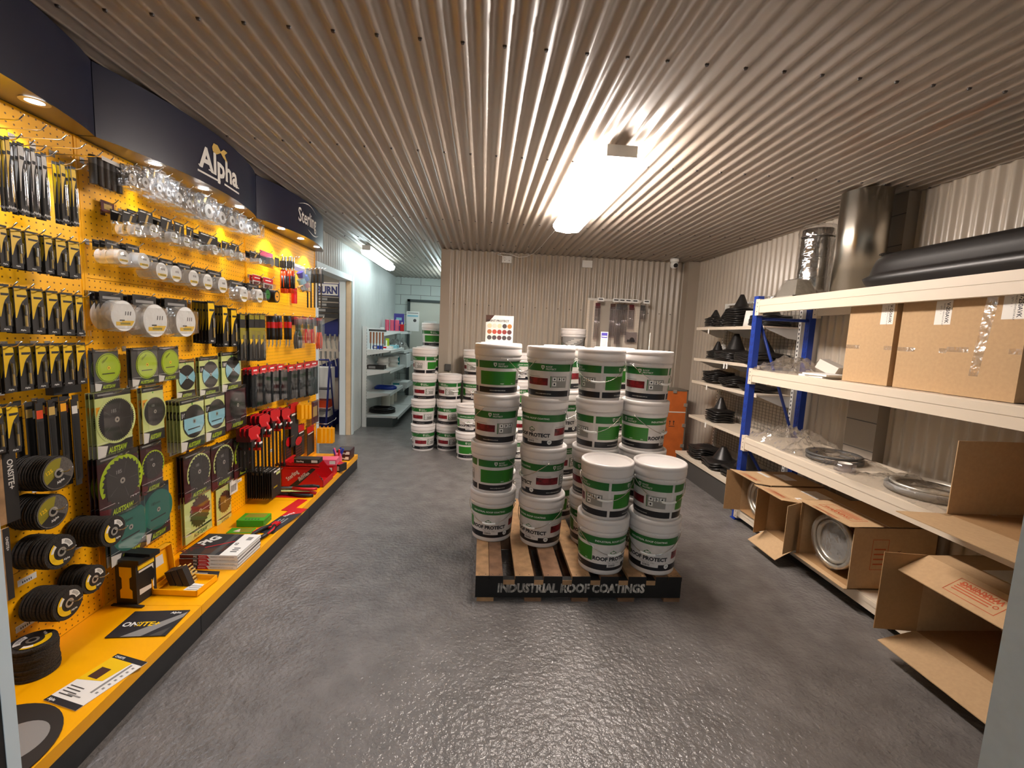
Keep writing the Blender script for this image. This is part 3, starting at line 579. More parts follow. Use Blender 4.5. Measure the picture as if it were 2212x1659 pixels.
def tool(e,kind,w,h,col,v0=-.2):
    """tool shapes hung inside packs"""
    if kind=='plier':
        q=MB(BT); q.poly([(x*w,y*h) for x,y in((-.10,v0),(.10,v0),(.16,v0-.16),(.10,v0-.28),(-.10,v0-.28),(-.16,v0-.16))],.012,'dgrey'); q.poly([(x*w,y*h) for x,y in((-.10,v0),(-.10,v0-.28),(.10,v0-.28),(.10,v0))],.006,'dgrey'); q.build('jaws',e)
        for sg in(-1,1):
            q=MB(BT); q.tube([(sg*.06*w,(v0-.26)*h,.009),(sg*.2*w,(v0-.42)*h,.009),(sg*.22*w,(v0-.6)*h,.009),(sg*.13*w,(v0-.76)*h,.009)],.055*w,col,8); q.build('handle',e)
    elif kind=='knife':
        q=MB(BT); q.tube([(0,-.04*h,.008),(0,-.3*h,.01),(.02*w,-.62*h,.01),(0,-.75*h,.01)],.16*w,'black',8); q.cyl((0,-.22*h,.0102),(0,-.4*h,.0102),.17*w,'red',seg=10); q.build('handle',e)
        q=MB(BT); q.poly([(-.08*w,-.72*h),(.1*w,-.72*h),(.12*w,-.88*h),(-.1*w,-1.0*h),(-.12*w,-.95*h)],.01,'steel'); q.build('blade',e)
def g_redclear(e,w,h,d):
    b=cardb(w,h); b.rect(-w/2,-.38*h,w/2,0,.0005,'pink'); b.build('backing_card',e); clearbox(w,-.3*h,-h,.05,'haze').build('blister',e)
    q=MB(BT); q.cyl((0,-.65*h,.01),(0,-.65*h,.04),.3*h,'grey',seg=18); q.build('sanding_disc',e)
def g_square(e,w,h,d):
    b=cardb(w,h,'yel'); b.rect(-.3*w,-.8*h,.3*w,-.15*h,.0006,'black'); b.build('backing_card',e)
def g_snips(e,w,h,d):
    q=MB(BT); q.cyl((0,-.0,.0),(0,-.38*h,.0),.12*w,'steel',seg=8); q.box(-.3*w,-.3*h,-.01,.3*w,-.12*h,.01,'black'); q.build('head',e)
    for sg in(-1,1):
        q=MB(BT); q.tube([(sg*.12*w,-.36*h,0),(sg*.2*w,-.5*h,0),(sg*.2*w,-.8*h,0),(sg*.14*w,-.98*h,0)],.11*w,'orange' ,8); q.tube([(sg*.2*w,-.52*h,.004),(sg*.2*w,-.86*h,.004)],.115*w,'black',8); q.build('handle',e)
def g_redhandle(e,w,h,d):
    q=MB(BT); q.cyl((0,0,0),(0,-.7*h,0),.07*w,'steel',seg=8); q.build('shaft',e); q=MB(BT); q.cyl((0,-.66*h,0),(0,-h,0),.18*w,'red',seg=12); q.build('handle',e)
def g_bluepack(e,w,h,d):
    b=cardb(w,.25*h,'offwhite'); b.build('header_card',e); clearbox(w,-.1*h,-h,.06,'haze').build('blister',e)
    for k,(x,v,c) in enumerate(((-.2,-.35,'purple'),(.15,-.45,'blue'),(-.15,-.6,'sky'),(.2,-.7,'red'),(-.1,-.85,'steel'))):
        q=MB(BT); q.cyl((x*w,(v+.07)*h,.02),(x*w+.02,(v-.09)*h,.03),.14*w,c,seg=12); q.build('bobbin',e)
def g_longtool(e,w,h,d):
    q=MB(BT); q.cyl((0,-.25*h,0),(0,-h,0),.007,'black',seg=8); q.build('bar',e)
    q=MB(BT); q.box(-.3*w,-.36*h,-.015,.25*w,-.14*h,.015,'softblack'); q.cyl((-.1*w,-.16*h,0),(-.1*w,0,0),.16*w,'dgrey',seg=10); q.cyl((.2*w,-.2*h,0),(.2*w,-.04*h,0),.1*w,'steel',seg=8); q.build('head',e)
def g_redpack(e,w,h,d):
    b=cardb(w,h,'offwhite'); b.rect(-w/2,-.5*h,w/2,-.05*h,.0005,'red'); b.rect(-.3*w,-.3*h,.3*w,-.22*h,.0008,'white'); b.rect(-.4*w,-.9*h,.4*w,-.6*h,.0005,'darkred'); b.build('backing_card',e); clearbox(w,-.4*h,-h,.03).build('blister',e)
def g_strip(e,w,h,d):
    b=MB(BT); b.box(-w/2,-h,0,w/2,0,.002,'black'); b.rect(-.22*w,-h*.95,.25*w,-h*.05,.0026,'red'); b.text('Sterling',-.48*w,-.75*h,.5*h,.0026,'white',bold=.02); b.text('PROFESSIONAL',-.2*w,-.75*h,.5*h,.003,'white',bold=.02); b.rect(.28*w,-.7*h,.45*w,-.35*h,.0026,'grey'); b.build('strip',e)
def g_knife(e,w,h,d): tool(e,'knife',w,h,'black')
def g_plier(e,w,h,d):
    b=cardb(w*.85,.26*h,'darkred'); b.rect(-.4*w,-.1*h,.4*w,-.02*h,.0006,'red'); b.build('backing_card',e); tool(e,'plier',w,h,{'black':'dgrey'}.get(d,d)); clearbox(w*.9,-.02*h,-h,.03).build('blister',e)
def g_redblack(e,w,h,d):
    b=MB(BT); n=6; b.poly([(-w/2,0),(-w/2,-.17*h)]+[(-w/2+w*k/n,-.17*h-.02*h*math.sin(k*2.1)) for k in range(1,n)]+[(w/2,-.15*h),(w/2,0)],.0008,'red'); b.rect(-.25*w,-.09*h,.25*w,-.05*h,.0012,'white'); b.box(-w/2,-h,-.0015,w/2,0,0,'black'); b.build('backing_card',e)
    tool(e,'plier',w,h,'black',-.22); clearbox(w,-.12*h,-h,.03,'clear').build('blister',e)
def g_clamp(e,w,h,d):
    q=MB(BT); q.box(-.012,-h,-.004,.008,-.05*h,.004,'softblack'); q.box(-.018,-h,-.008,.014,-.96*h,.008,'black'); q.build('bar',e)
    q=MB(BT); q.poly([(x,y) for x,y in((-.075,-.005),(.03,0),(.085,-.03),(.08,-.07),(.03,-.10),(-.045,-.09),(-.08,-.05))],.020,'red'); q.box(-.055,-.105,-.016,.06,-.012,.018,'darkred'); q.box(-.03,-.15,-.012,.01,-.10,.014,'softblack'); q.build('head',e)
    q=MB(BT); q.tube([(.035,-.07,.005),(.065,-.12,.012),(.06,-.19,.014)],.018,'red',8); q.tube([(.064,-.13,.016),(.062,-.17,.018)],.0185,'softblack',8); q.rect(.03,-.14,.075,-.125,.036,'white'); q.build('trigger_grip',e)
def g_redblade(e,w,h,d):
    b=cardb(w*.8,h,'softblack'); b.rect(-.4*w,-.22*h,.4*w,0,.0006,'orange' if d else 'red'); b.rect(-.3*w,-.28*h,.3*w,-.24*h,.0006,'white')
    for k in range(5): b.rect(-.3*w+k*.13*w,-.95*h,-.3*w+k*.13*w+.05*w,-.35*h,.0006,'dgrey')
    b.build('backing_card',e)
def g_yellow(e,w,h,d):
    q=MB(BT); q.box(-w*.42,-h,-.02,w*.42,-.1*h,.02,'yellow'); q.ring(0,-.05*h,.006,.014,.0,'yellow',seg=12); q.build('case',e)
def g_redoval(e,w,h,d):
    b=cardb(w*.7,h,'softblack'); b.T=BT
    b.poly([(.36*w*math.cos(a*.5236),-.25*h+.2*h*math.sin(a*.5236)) for a in range(12)],.001,'red')
    for k in range(4): b.rect(-.3*w,-.95*h+k*.12*h,.3*w,-.9*h+k*.12*h,.0006,'darkred')
    b.build('backing_card',e)
def g_tape(e,w,h,d):
    q=MB(BT); r=h*.5; q.cyl((0,-r,-.03),(0,-r,.03),r,'black',seg=18); q.build('case',e); q=MB(BT); q.disc(0,-r,r*.75,.031,'lbl_green2' if d=='green' else 'amber',18); q.rect(-r*.3,-r*1.1,r*.3,-r*.95,.0315,'black'); q.build('face_label',e)
G={'bit':g_bit,'bitA':g_bitA,'blackbit':g_blackbit,'clear':g_clear,'cupcard':g_cupcard,'disccard':g_disccard,'bigdisc':g_bigdisc,'saw':g_saw,'tubes':g_tubes,'smallcard':g_simple,'sitecard':g_site,'sitecard2':g_site,'pricetag':g_price,'blackpack':g_blackpack,
 'redclear':g_redclear,'squarecard':g_square,'snips':g_snips,'redhandle':g_redhandle,'bluepack':g_bluepack,'longtool':g_longtool,'redpack':g_redpack,'strip':g_strip,'knife':g_knife,'plier':g_plier,'redblack':g_redblack,'clamp':g_clamp,'redblade':g_redblade,'yellowcase':g_yellow,'redoval':g_redoval,'clearpack':g_simple,'tape':g_tape}
# kind -> (object name, category, look)
NM={('bit','B'):('drill_bit_pack','drill bit','yellow black drill bit card, near stand second row'),('bit','C'):('drill_bit_pack','drill bit','yellow black drill bit card, near stand third row'),
 ('bit','D'):('drill_bit_pack','drill bit','yellow black drill bit card, near stand fourth row'),('bit','E'):('drill_bit_pack','drill bit','yellow drill bit card, near stand lowest row'),
 ('bit','T'):('drill_bit_pack','drill bit','narrow drill bit card beside large white hole saws'),('bitA','A'):('masonry_bit_pack','drill bit','long pale drill bit card, near stand top row'),
 ('blackbit','T'):('drill_bit_pack','drill bit','long black olive bit card, middle stand edge'),('clear','P'):('hole_saw_pack','hole saw','clear chrome hole saw pack, middle stand top row'),
 ('cupcard','Q'):('hole_saw_pack','hole saw','white hole saw pack with black card, second row'),('disccard','R'):('hole_saw_pack','hole saw','round white hole saw pack, third row'),
 ('bigdisc','S'):('large_hole_saw_pack','hole saw','large white hole saw pack, middle stand'),('disccard','S2'):('hole_saw_pack','hole saw','round white hole saw pack beside tape measures'),
 ('saw','lime'):('saw_blade_pack','saw blade','boxed lime green diamond blade'),('saw','sky'):('saw_blade_pack','saw blade','small pale green card with blue black disc'),
 ('saw','black'):('saw_blade_pack','saw blade','large lime card with black toothed blade'),('saw','skybig'):('saw_blade_pack','saw blade','lime blade card with broad light blue band'),
 ('saw','maroonlime'):('saw_blade_pack','saw blade','black saw blade beside the light blue banded cards'),('saw','maroon'):('saw_blade_pack','saw blade','dark maroon saw blade card with black blade'),
 ('saw','teal'):('saw_blade_pack','saw blade','dark teal saw blade card with green disc'),('saw','olive'):('saw_blade_pack','saw blade','lime card with brown toothed blade near base')}
N2={'tubes':('core_bit_pack','core bit','clear pack of five black core bits at the top of the middle stand'),'smallcard':('accessory_pack','accessory pack','small dark red pack below the black core bits'),
 'sitecard':('jigsaw_blade_pack','blade pack','tan and black jobsite card at the left edge above the grinding discs'),'sitecard2':('saw_blade_sleeve','blade pack','tan and black jobsite sleeve at the lower left edge'),'pricetag':('price_tag','tag','white barcode tag hanging beside the brown saw blades'),
 'blackpack':('sanding_sleeve','sanding pack','olive black sleeve, far stand low hook'),'redclear':('sanding_disc_pack','sanding disc','pink topped clear blister with a grey disc on the far stand'),
 'squarecard':('blade_card','blade pack','yellow card with black square above the orange snips'),'snips':('tin_snips','snips','orange and black handled tin snips'),'redhandle':('screwdriver','screwdriver','red handled driver hanging behind the tin snips'),
 'bluepack':('chalk_line_pack','tool pack','clear pack with blue and purple reels on the far stand'),'longtool':('caulking_gun','caulking gun','black long barred tool at far upper edge'),
 'redpack':('blade_dispenser','blade pack','red white blade pack above tape measures'),'strip':('name_strip','sign','black and red name strip across the far stand'),'knife':('utility_knife','knife','black and red utility knife, bare blade'),
 'plier':('pliers_pack','pliers','small pliers in a red topped blister'),'redblack':('pliers_pack','pliers','long black pliers pack with red header'),'clamp':('bar_clamp','clamp','red headed black bar clamp'),
 'redblade':('blade_pack','blade pack','red topped black blade pack, far stand'),'yellowcase':('knife_case','case','small yellow plastic case'),'redoval':('knife_pack','knife pack','black pack with red oval label, far stand'),
 'clearpack':('accessory_pack','accessory pack','dark red and yellow pack at the far lower edge'),'tape':('tape_measure','tape measure','round tape measure')}
row={}
for it in ITEMS: row[(it[0],it[8])]=row.get((it[0],it[8]),0)+1
cnt={}
for (kind,yc,zt,wd,ht,xf,n,pit,desc) in ITEMS:
    key=(kind,desc); i=cnt.get(key,0); cnt[key]=i+1
    if kind=='auger': continue
    on,cat,look=NM.get(key) or N2[kind]
    if kind=='plier' : look={'black':'black handled pliers','red':'red handled pliers','orange':'orange handled pliers'}[desc]+' in small red topped pack'
    if kind=='tape': look=('bright green' if desc=='green' else 'amber')+' faced tape measure hanging on the far stand'
    if desc=='end': look='small yellow case hanging at stand end'
    elif kind=='yellowcase': look='small yellow case beside the red bar clamps'
    if row[key]>1: look+=f', {ORD[i]} hook from left'
    if kind=='saw': wd=min(wd,.25); ht=min(ht,.29); pit=min(pit,.018)
    if kind=='blackpack': wd=.15; ht=.21; xf=-1.53
    if kind=='yellowcase': wd*=.8
    if kind in('strip',): n=1
    th=.02
    if kind=='bit' and desc!='T': wd*=1.15
    e0=empty(on,(xf,yc,zt)); G[kind](e0,wd,ht,desc)
    grp=f'{cat} packs: '+re_ if False else {'drill bit':'drill bit cards on the yellow stands','hole saw':'hole saw blisters on the yellow stands','saw blade':'saw blade cards on the yellow stands'}.get(cat)
    tag(e0,look+(', frontmost' if n>1 else ''),cat,grp)
    for j in range(1,n):
        x=xf-j*pit
        if x<PX+.012: break
        c=copy_tree(e0); c.location=(x,yc+random.uniform(-.003,.003),zt-random.uniform(0,.004)); c['label']=look+f', {ORD[j]} back'
    if kind not in('strip','pricetag','yellowcase','sitecard','sitecard2'):
        hook(yc,zt-.010,xf+.035,'steel hook: '+look,)
# empty hooks above the near stand
for k in range(7): hook(1.49+.075*k,2.125,-1.55,f'empty steel hook above the near drill bits, {ORD[k]} from the left','empty hooks above the near drill bits')
# blade packs hanging in a dense bunch
for k in range(14):
    e=empty('jigsaw_blade_pack',(-1.70+.022*(k%3),1.712+.0158*k,1.175-.006*(k%4))); tag(e,f'slim black blade pack with orange top, {ORD[k]} from left in dark bunch','blade pack','slim black blade packs')
    L=(.26 if k%3 else .22) if k<10 else .36
    b=MB(BT); b.box(-.0135,-L,-.001,.0135,0,.001,'softblack'); b.rect(-.012,-.06,.012,-.028,.0014,['amber','gold','orange','offwhite'][k%4]); b.build('sleeve',e)
    b=MB(BT); b.poly([(-.009,-.07),(.011,-.07)]+[(.011-(k2%2)*.005,-.07-(L-.09)*k2/24) for k2 in range(1,24)]+[(-.005,-L+.02)],.0018,'black'); b.build('blade',e)
hook(1.80,1.16,-1.60,'steel hook: slim black blade packs bunch')
b=MB(BT); b.box(-.06,-.035,0,.06,0,.03,'black'); o=b.build('hanging_bar',None,(-1.70,1.88,1.215)); tag(o,'black plastic hanger above the dark blade packs','hanger')

# ---- grinding discs on hooks
def disc_proto(kind,r,t):
    e=empty('grinding_disc' if kind=='flap' else 'cutting_disc'); b=MB(BT)
    b.cyl((0,0,-t),(0,0,0),r,'abrasive',seg=36,smooth=True)
    if kind=='flap': b.cyl((0,0,0),(0,0,.002),r*.42,'abr_grey',seg=24)
    b.build('abrasive_body',e)
    b=MB(BT)
    if kind=='flap':
        b.ring(0,0,r*.02,r*.74,.0026,'softblack',seg=36); b.ring(0,0,r*.48,r*.76,.003,'yel',125,275,seg=36); b.ring(0,0,r*.50,r*.66,.0034,'paper',125,170,seg=36); b.ring(0,0,r*.46,r*.76,.003,'paper',10,85,seg=36)
        for k in range(6): b.ring(0,0,r*.52,r*.70,.0036,'ink',22+k*8,25+k*8,seg=72)
        b.text('Alpha',.28*r,-.62*r,.13*r,.0034,'white','C',.02)
    else:
        b.ring(0,0,r*.02,r*.93,.0026,'abr_grey',seg=36); b.ring(0,0,r*.2,r*.86,.003,'olive',75,215,seg=36); b.ring(0,0,r*.2,r*.86,.003,'softblack',215,330,seg=36); b.text('125',-.5*r,.1*r,.22*r,.0034,'yel','C',.02,rot=20); b.text('Alpha',.1*r,-.55*r,.15*r,.0034,'paper','C',.02,rot=20)
    b.build('paper_label',e)
    b=MB(BT); b.ring(0,0,r*.16,r*.28,.0045,'galv',seg=20); b.disc(0,0,r*.17,.0042,'black',16); b.build('bore_ring',e); return e
fp=disc_proto('flap',.064,.0085); cp=disc_proto('cut',.066,.0045); first={'flap':True,'cut':True}
DS=[('cut',1.725,.898,'upper'),('cut',1.712,.752,'second'),('flap',1.716,.590,'big flap stack below'),('flap',1.925,.575,'long far'),('flap',1.875,.385,'small right'),('flap',1.728,.372,'lowest')]
DN=['upper cutting disc stack','lower cutting disc stack','flap stack under cutting discs','flap stack before teal saw blades','small flap stack near tool box','lowest hanging flap stack']
for q,(kd,y,z,_) in enumerate(DS):
    n=[13,11,9,11,8,10][q]; pit=[.0095,.0095,.0135,.0135,.0125,.0125][q]; xf=PX+.012+n*pit
    for j in range(n):
        p=fp if kd=='flap' else cp
        if first[kd]: o=p; first[kd]=False
        else: o=copy_tree(p)
        o.location=(xf-j*pit,y+random.uniform(-.002,.002),z-.000+random.uniform(-.002,.002)); sc=.9 if q==4 else 1; o.scale=(1,sc,sc)
        tag(o,f'{"black grinding" if kd=="flap" else "grey cutting"} disc in the {DN[q]}, '+(f'{ORD[j]} from the front' if j else 'frontmost'),'disc','discs hanging on the near stand')
    hook(y,z+.008,xf+.045,'steel hook: '+DN[q])
# stack of discs lying on the base
for j in range(13):
    o=copy_tree(fp); o.rotation_euler=(0,-PI/2,R(20+3*j)); o.location=(-1.645+random.uniform(-.002,.002),1.645+random.uniform(-.002,.002),BASEZ+.0095*(j+1)); o.scale=(1,1.05,1.05)
    tag(o,f'black flap disc in the stack lying on the near base, {ORD[j]} from the bottom','disc','flap discs stacked on the base')
# big black disc
e=empty('large_cutting_disc',(-1.50,1.285,BASEZ)); tag(e,'large black cutting disc lying at the lower left corner of the base','disc')
b=MB(); b.cyl((0,0,.001),(0,0,.006),.205,'softblack',seg=48); b.build('abrasive_body',e); b=MB(); b.disc(.075,.05,.085,.0064,'grey',36); b.disc(.0,.0,.012,.0067,'black',12); b.build('paper_label',e)
# price strips
for k,(y,z) in enumerate(((1.93,.50),(1.72,.475),(1.70,.30),(1.80,.815),(1.66,1.21),(2.28,1.155),(2.40,1.16),(2.60,.415),(2.03,1.42),(2.9,.745),(2.55,.745),(3.0,1.40),(3.55,1.42),(3.2,.36),(3.48,.62),(3.7,.45))):
    b=MB(BT); b.box(-.035,-.012,0,.035,.012,.0015,'paper')
    for q in range(5): b.rect(-.02+q*.008,-.006,-.016+q*.008,.002,.0018,'ink')
    o=b.build('shelf_label',None,(PX+.001,y,z)); tag(o,f'small white shelf label on the yellow panel, {ORD[k]} counted from the doorway' if k<16 else '','label','white shelf labels')

# ================= GOODS ON THE YELLOW BASE =================
Z0=BASEZ+.001; _before=set(bpy.data.objects)
def flat(name,x,y,w,d,rz,label,cat,fn,t=.002,z=Z0,grp=None):
    e=empty(name,(x,y,z),R(rz)); tag(e,label,cat,grp); fn(e,w,d,t); return e
def f_flyer(e,w,d,t):
    b=MB(); b.box(-w/2,-d/2,0,w/2,d/2,t,'paper'); b.rect(-w/2,d/2-.022,w/2,d/2,t+.0004,'ink'); b.rect(-w/2,-d/2,w/2,-d/2+.022,t+.0004,'ink'); b.poly([(-w/2,d/2-.022),(-w/2,-.02),(.02,.0),(.03,d/2-.022)],t+.0004,'yel')
    b.rect(-w*.36,.0,-.01,.05,t+.0008,'brown'); b.rect(.035,-.05,.045,d/2-.03,t+.0006,'grey'); b.rect(-.03,-d/2+.04,.03,-d/2+.045,t+.0006,'grey')
    for k in range(7): b.rect(.055,d/2-.045-k*.02,w*.42,d/2-.037-k*.02,t+.0006,'grey')
    for k in range(4): b.rect(-w*.42,-d/2+.035+k*.012,.0,-d/2+.039+k*.012,t+.0006,'dgrey')
    b.text('Alpha',-w*.45,-d/2+.006,.01,t+.0008,'white',bold=.02); b.text('ONSITE',-w*.45,d/2-.017,.01,t+.0008,'white',bold=.02); b.build('printed_sheet',e)
flat('price_flyer',-1.415,1.635,.155,.235,-18,'white and yellow printed flyer lying near the base edge','flyer',f_flyer)
def f_onsite(e,w,d,t):
    b=MB(); b.box(-w/2,-d/2,0,w/2,d/2,t,'ink'); b.text('ON',-w*.44,-.02,.030,t+.0005,'white',bold=.03); b.text('SITE+',-w*.44+.052,-.02,.030,t+.0005,'yel',bold=.03); b.poly([(-.06,-d/2),(.02,-d/2),(w/2,d*.2),(w/2,d*.42)],t+.0004,'grey'); b.poly([(.05,-d/2),(w*.42,-d/2),(w*.46,-.03)],t+.0005,'dgrey'); b.text('Alpha',w*.2,d*.36,.014,t+.0006,'white',bold=.02); b.build('cover',e)
flat('brochure',-1.465,1.965,.235,.175,3,'black ONSITE brochure lying on the base beside the disc stack','brochure',f_onsite,.004)
# catalogues
for k in range(4):
    e=empty('catalogue',(-1.487+.003*(k%2),2.562+.002*k,Z0+k*.0195),R(1.0*(k%3)-1)); tag(e,f'thick red and white catalogue, {["bottom","second from bottom","third from bottom","topmost with black cover"][k]} of the pile','book','catalogues piled on the yellow base')
    b=MB(); b.box(-.148,-.118,.001,.150,.126,.0175,'paper'); b.build('pages',e)
    b=MB(); b.box(-.152,-.126,0,.152,.126,.0008,'brown'); b.box(-.152,-.126,.0178,.152,.126,.019,'ink'); b.box(-.152,-.128,0,.152,-.125,.019,'paper')
    b.T=lambda u,v,n:(u,-.1282-n,v); b.rect(-.152,0,-.055,.019,.0,'darkred'); b.rect(-.082,0,-.055,.019,.0004,'ink'); b.poly([(-.055,0),(.005,0),(-.008,.019),(-.055,.019)],.0,'red'); b.text('PIG',-.079,.005,.009,.0008,'white',bold=.03); b.text('EDITION 5',-.05,.006,.006,.0004,'white',bold=.02); b.text('PRODUCT INFORMATION GUIDE',.012,.006,.006,.0004,'dgrey')
    b.T=None
    if k==3:
        b.rect(.055,-.126,.152,.126,.0194,'paper'); b.text('FAT',-.13,-.115,.05,.0196,'darkred',bold=.04,rot=64); b.text('PIG',-.096,-.02,.055,.0196,'white',bold=.05,rot=64)
        b.poly([(-.07,-.05),(.05,.03),(.05,.04),(-.07,-.04)],.0196,'red'); b.poly([(.0,-.126),(.03,-.126),(.03,.126),(.0,.126)],.0195,'dgrey'); b.poly([(-.05,-.126),(.05,-.08),(.05,-.02),(-.06,-.06)],.0194,'brown')
        for q in range(3): b.rect(.09,-.09+q*.02,.125,-.08+q*.02,.0197,'dgrey')
        b.text('65',.085,-.01,.02,.0197,'ink',bold=.03,rot=90); b.rect(.10,.05,.13,.09,.0197,'grey')
    b.build('cover',e)
# black strip card behind the yellow case
flat('blade_sheet',-1.50,2.36,.17,.10,-4,'flat black blade pack lying between the yellow case and the catalogues','blade pack',lambda e,w,d,t:(MB().poly([(-w/2,-d/2),(w/2,-d/2),(w/2+.03,-.01),(w/2,d/2),(-w/2,d/2)],t,'ink').box(-w/2,-d/2,0,w/2,d/2,t-.0005,'softblack').build('sleeve',e),MB().poly([(-w*.4,.01)]+[(-w*.4+k*.01,.01+(k%2)*.006) for k in range(12)]+[(w*.2,.03),(-w*.4,.03)],t+.0006,'grey').build('blade',e)),.003)
# open yellow drill case
e=empty('drill_bit_case',(-1.50,2.255,Z0),R(-4)); tag(e,'open yellow plastic case with its lid standing up, full of gold drill bits','case')
b=MB(); W,D_,H=.235,.15,.03
b.box(-W/2,-D_/2,0,W/2,D_/2,.004,'yellow')
for q in((-W/2,-D_/2,W/2,-D_/2+.005),(-W/2,D_/2-.005,W/2,D_/2),(-W/2,-D_/2,-W/2+.005,D_/2),(W/2-.005,-D_/2,W/2,D_/2)): b.box(q[0],q[1],0,q[2],q[3],H,'yellow')
b.build('tray',e)
b=MB(); b.T=lambda u,v,n:(-W/2-.006-.02*v/.2-n,u,.012+v); b.box(-D_/2,0,0,D_/2,.185,.004,'yellow')
for q in((-D_/2,0,-D_/2+.005,.185),(D_/2-.005,0,D_/2,.185),(-D_/2,.18,D_/2,.185),(-D_/2,0,D_/2,.005)): b.box(q[0],q[1],-.028,q[2],q[3],.002,'yellow')
b.rect(-.05,.09,.04,.14,-.0006,'offwhite'); b.build('lid',e)
b=MB(); b.T=lambda u,v,n:(u*.92-v*.35-.035,n,v*.92+u*.3+.035)
for st in range(3): b.box(-.05+st*.035,-.055,0,-.02+st*.035,.055,.05-.008*st,'softblack')
b.build('bit_rack',e)
for st in range(3):
    for k in range(6):
        b=MB(); b.T=lambda u,v,n:(u*.92-v*.35-.035,n,v*.92+u*.3+.035); h=.04-.006*st+.004*(5-k); b.cyl((-.035+st*.035,-.046+k*.018,.045-.008*st),(-.035+st*.035,-.046+k*.018,.045+h),.0068-.0006*k,'gold',seg=10); b.build('drill_bit',e)
b=MB(); b.T=lambda u,v,n:(u+.055,v-.01,.006+n); b.poly([(-.04,-.05),(.04,-.05),(.05,.03),(-.03,.04)],0,'paper')
for k in range(4): b.rect(-.025,-.035+k*.016,.03,-.03+k*.016,.0005,'grey')
b.build('instruction_slip',e)
# black and yellow boxed tool
e=empty('tool_box',(-1.665,2.165,Z0),R(-6)); tag(e,'black and yellow upright plastic box between flap discs and open case','box')
b=MB(); b.box(-.05,-.055,0,.05,.055,.20,'softblack'); b.box(-.065,-.06,.20,.07,.06,.222,'black'); b.box(-.075,-.02,.222,.09,.02,.236,'black'); b.build('shell',e)
b=MB(FT); b.poly([(-.03,.03),(.03,.03),(.03,.07),(.018,.08),(.018,.13),(.03,.14),(.03,.185),(-.03,.185),(-.03,.14),(-.02,.13),(-.02,.08),(-.03,.07)],.056,'yel'); b.build('yellow_panel',e)
b=MB(BT); b.rect(-.04,.04,.04,.16,.0505,'offwhite'); b.poly([(-.05,.07),(.03,.06),(.05,.11),(.03,.15),(-.05,.15)],.051,'black'); b.rect(-.045,.165,.045,.19,.051,'yel'); b.build('printed_label',e)
b=MB(); b.box(-.06,-.075,.0,.09,-.06,.006,'softblack'); b.build('foot',e)
# green packs
e=empty('green_box',(-1.535,3.03,Z0),R(2)); tag(e,'small bright green cardboard box lying on the far base','box')
b=MB(); b.box(-.085,-.06,0,.085,.06,.045,'green'); b.build('carton',e); b=MB(); b.rect(-.06,-.01,.07,.05,.0455,'olive')
for k in range(5): b.rect(-.04+k*.02,-.05,-.03+k*.02,-.03,.0455,'dgrey')
b.T=lambda u,v,n:(.0853+n,u,v)
for k in range(5):
    for q in range(2): b.disc(-.045+k*.022,.012+q*.02,.006,0,'dgrey',8)
b.build('print',e)
flat('green_card',-1.56,2.91,.15,.075,2,'flat green card pack lying in front of the green box','card',lambda e,w,d,t:MB().box(-w/2,-d/2,0,w/2,d/2,t,'green').rect(-w*.2,-d*.4,w*.45,d*.4,t+.0005,'olive').poly([(-w*.3,-d*.2),(-w*.1,d*.3),(.0,-d*.3)],t+.0009,'offwhite').build('sleeve',e),.003)
# pliers on card near the edge
e=empty('cutter_pack',(-1.385,2.93,Z0),R(-8)); tag(e,'long black and red bolt cutter on its card along the base edge','cutters')
b=MB(); b.box(-.055,-.05,0,.055,.36,.003,'ink'); b.poly([(-.055,.20),(.055,.28),(.055,.36),(-.055,.36)],.0034,'red'); b.text('Sterling',-.02,.20,.02,.0038,'white',bold=.02,rot=70)
for k in range(3): b.rect(-.03+k*.02,.08+k*.01,-.02+k*.02,.16+k*.01,.0036,'grey')
b.build('backing_card',e)
for sg in(-1,1):
    b=MB(); b.tube([(sg*.012,.03,.016),(sg*.035,-.03,.018),(sg*.04,-.10,.018),(sg*.03,-.17,.016)],.013,'black',8); b.tube([(sg*.02,.02,.020),(sg*.045,-.03,.024),(sg*.05,-.1,.024)],.006,'red',6); b.build('handle',e)
b=MB(); b.box(-.02,.0,.008,.02,.09,.02,'red'); b.build('jaws',e)
flat('red_card',-1.40,3.36,.075,.22,-8,'narrow bright red card lying along the far base edge','card',lambda e,w,d,t:MB().box(-w/2,-d/2,0,w/2,d/2,t,'red').build('sleeve',e),.003)
# shears in clear packs
for k,(x,y,z,l) in enumerate(((-1.50,3.56,Z0,'lower'),(-1.49,3.60,Z0+.034,'upper'))):
    e=empty('shears_pack',(x,y,z),R(4*k)); tag(e,f'red and black shears in a long clear pack on the base, {l} of two','shears','shears packs on the base')
    b=MB(); b.box(-.20,-.05,0,.12,.05,.003,'red' if k==0 else 'palelime'); b.build('backing_card',e)
    b=MB(); b.tube([(-.18,.0,.014),(-.02,.01,.014)],.008,'dgrey',6); b.poly([(-.18,-.02),(.0,-.02),(.0,.02),(-.18,.0)],.016,'dgrey'); b.build('blade',e)
    for sg in(-1,1):
        b=MB(); b.tube([(-.02,sg*.01,.014),(.06,sg*.035,.016),(.12,sg*.04,.016),(.17,sg*.025,.014)],.013,['black','red'][(k+(sg>0))%2],8); b.build('handle',e)
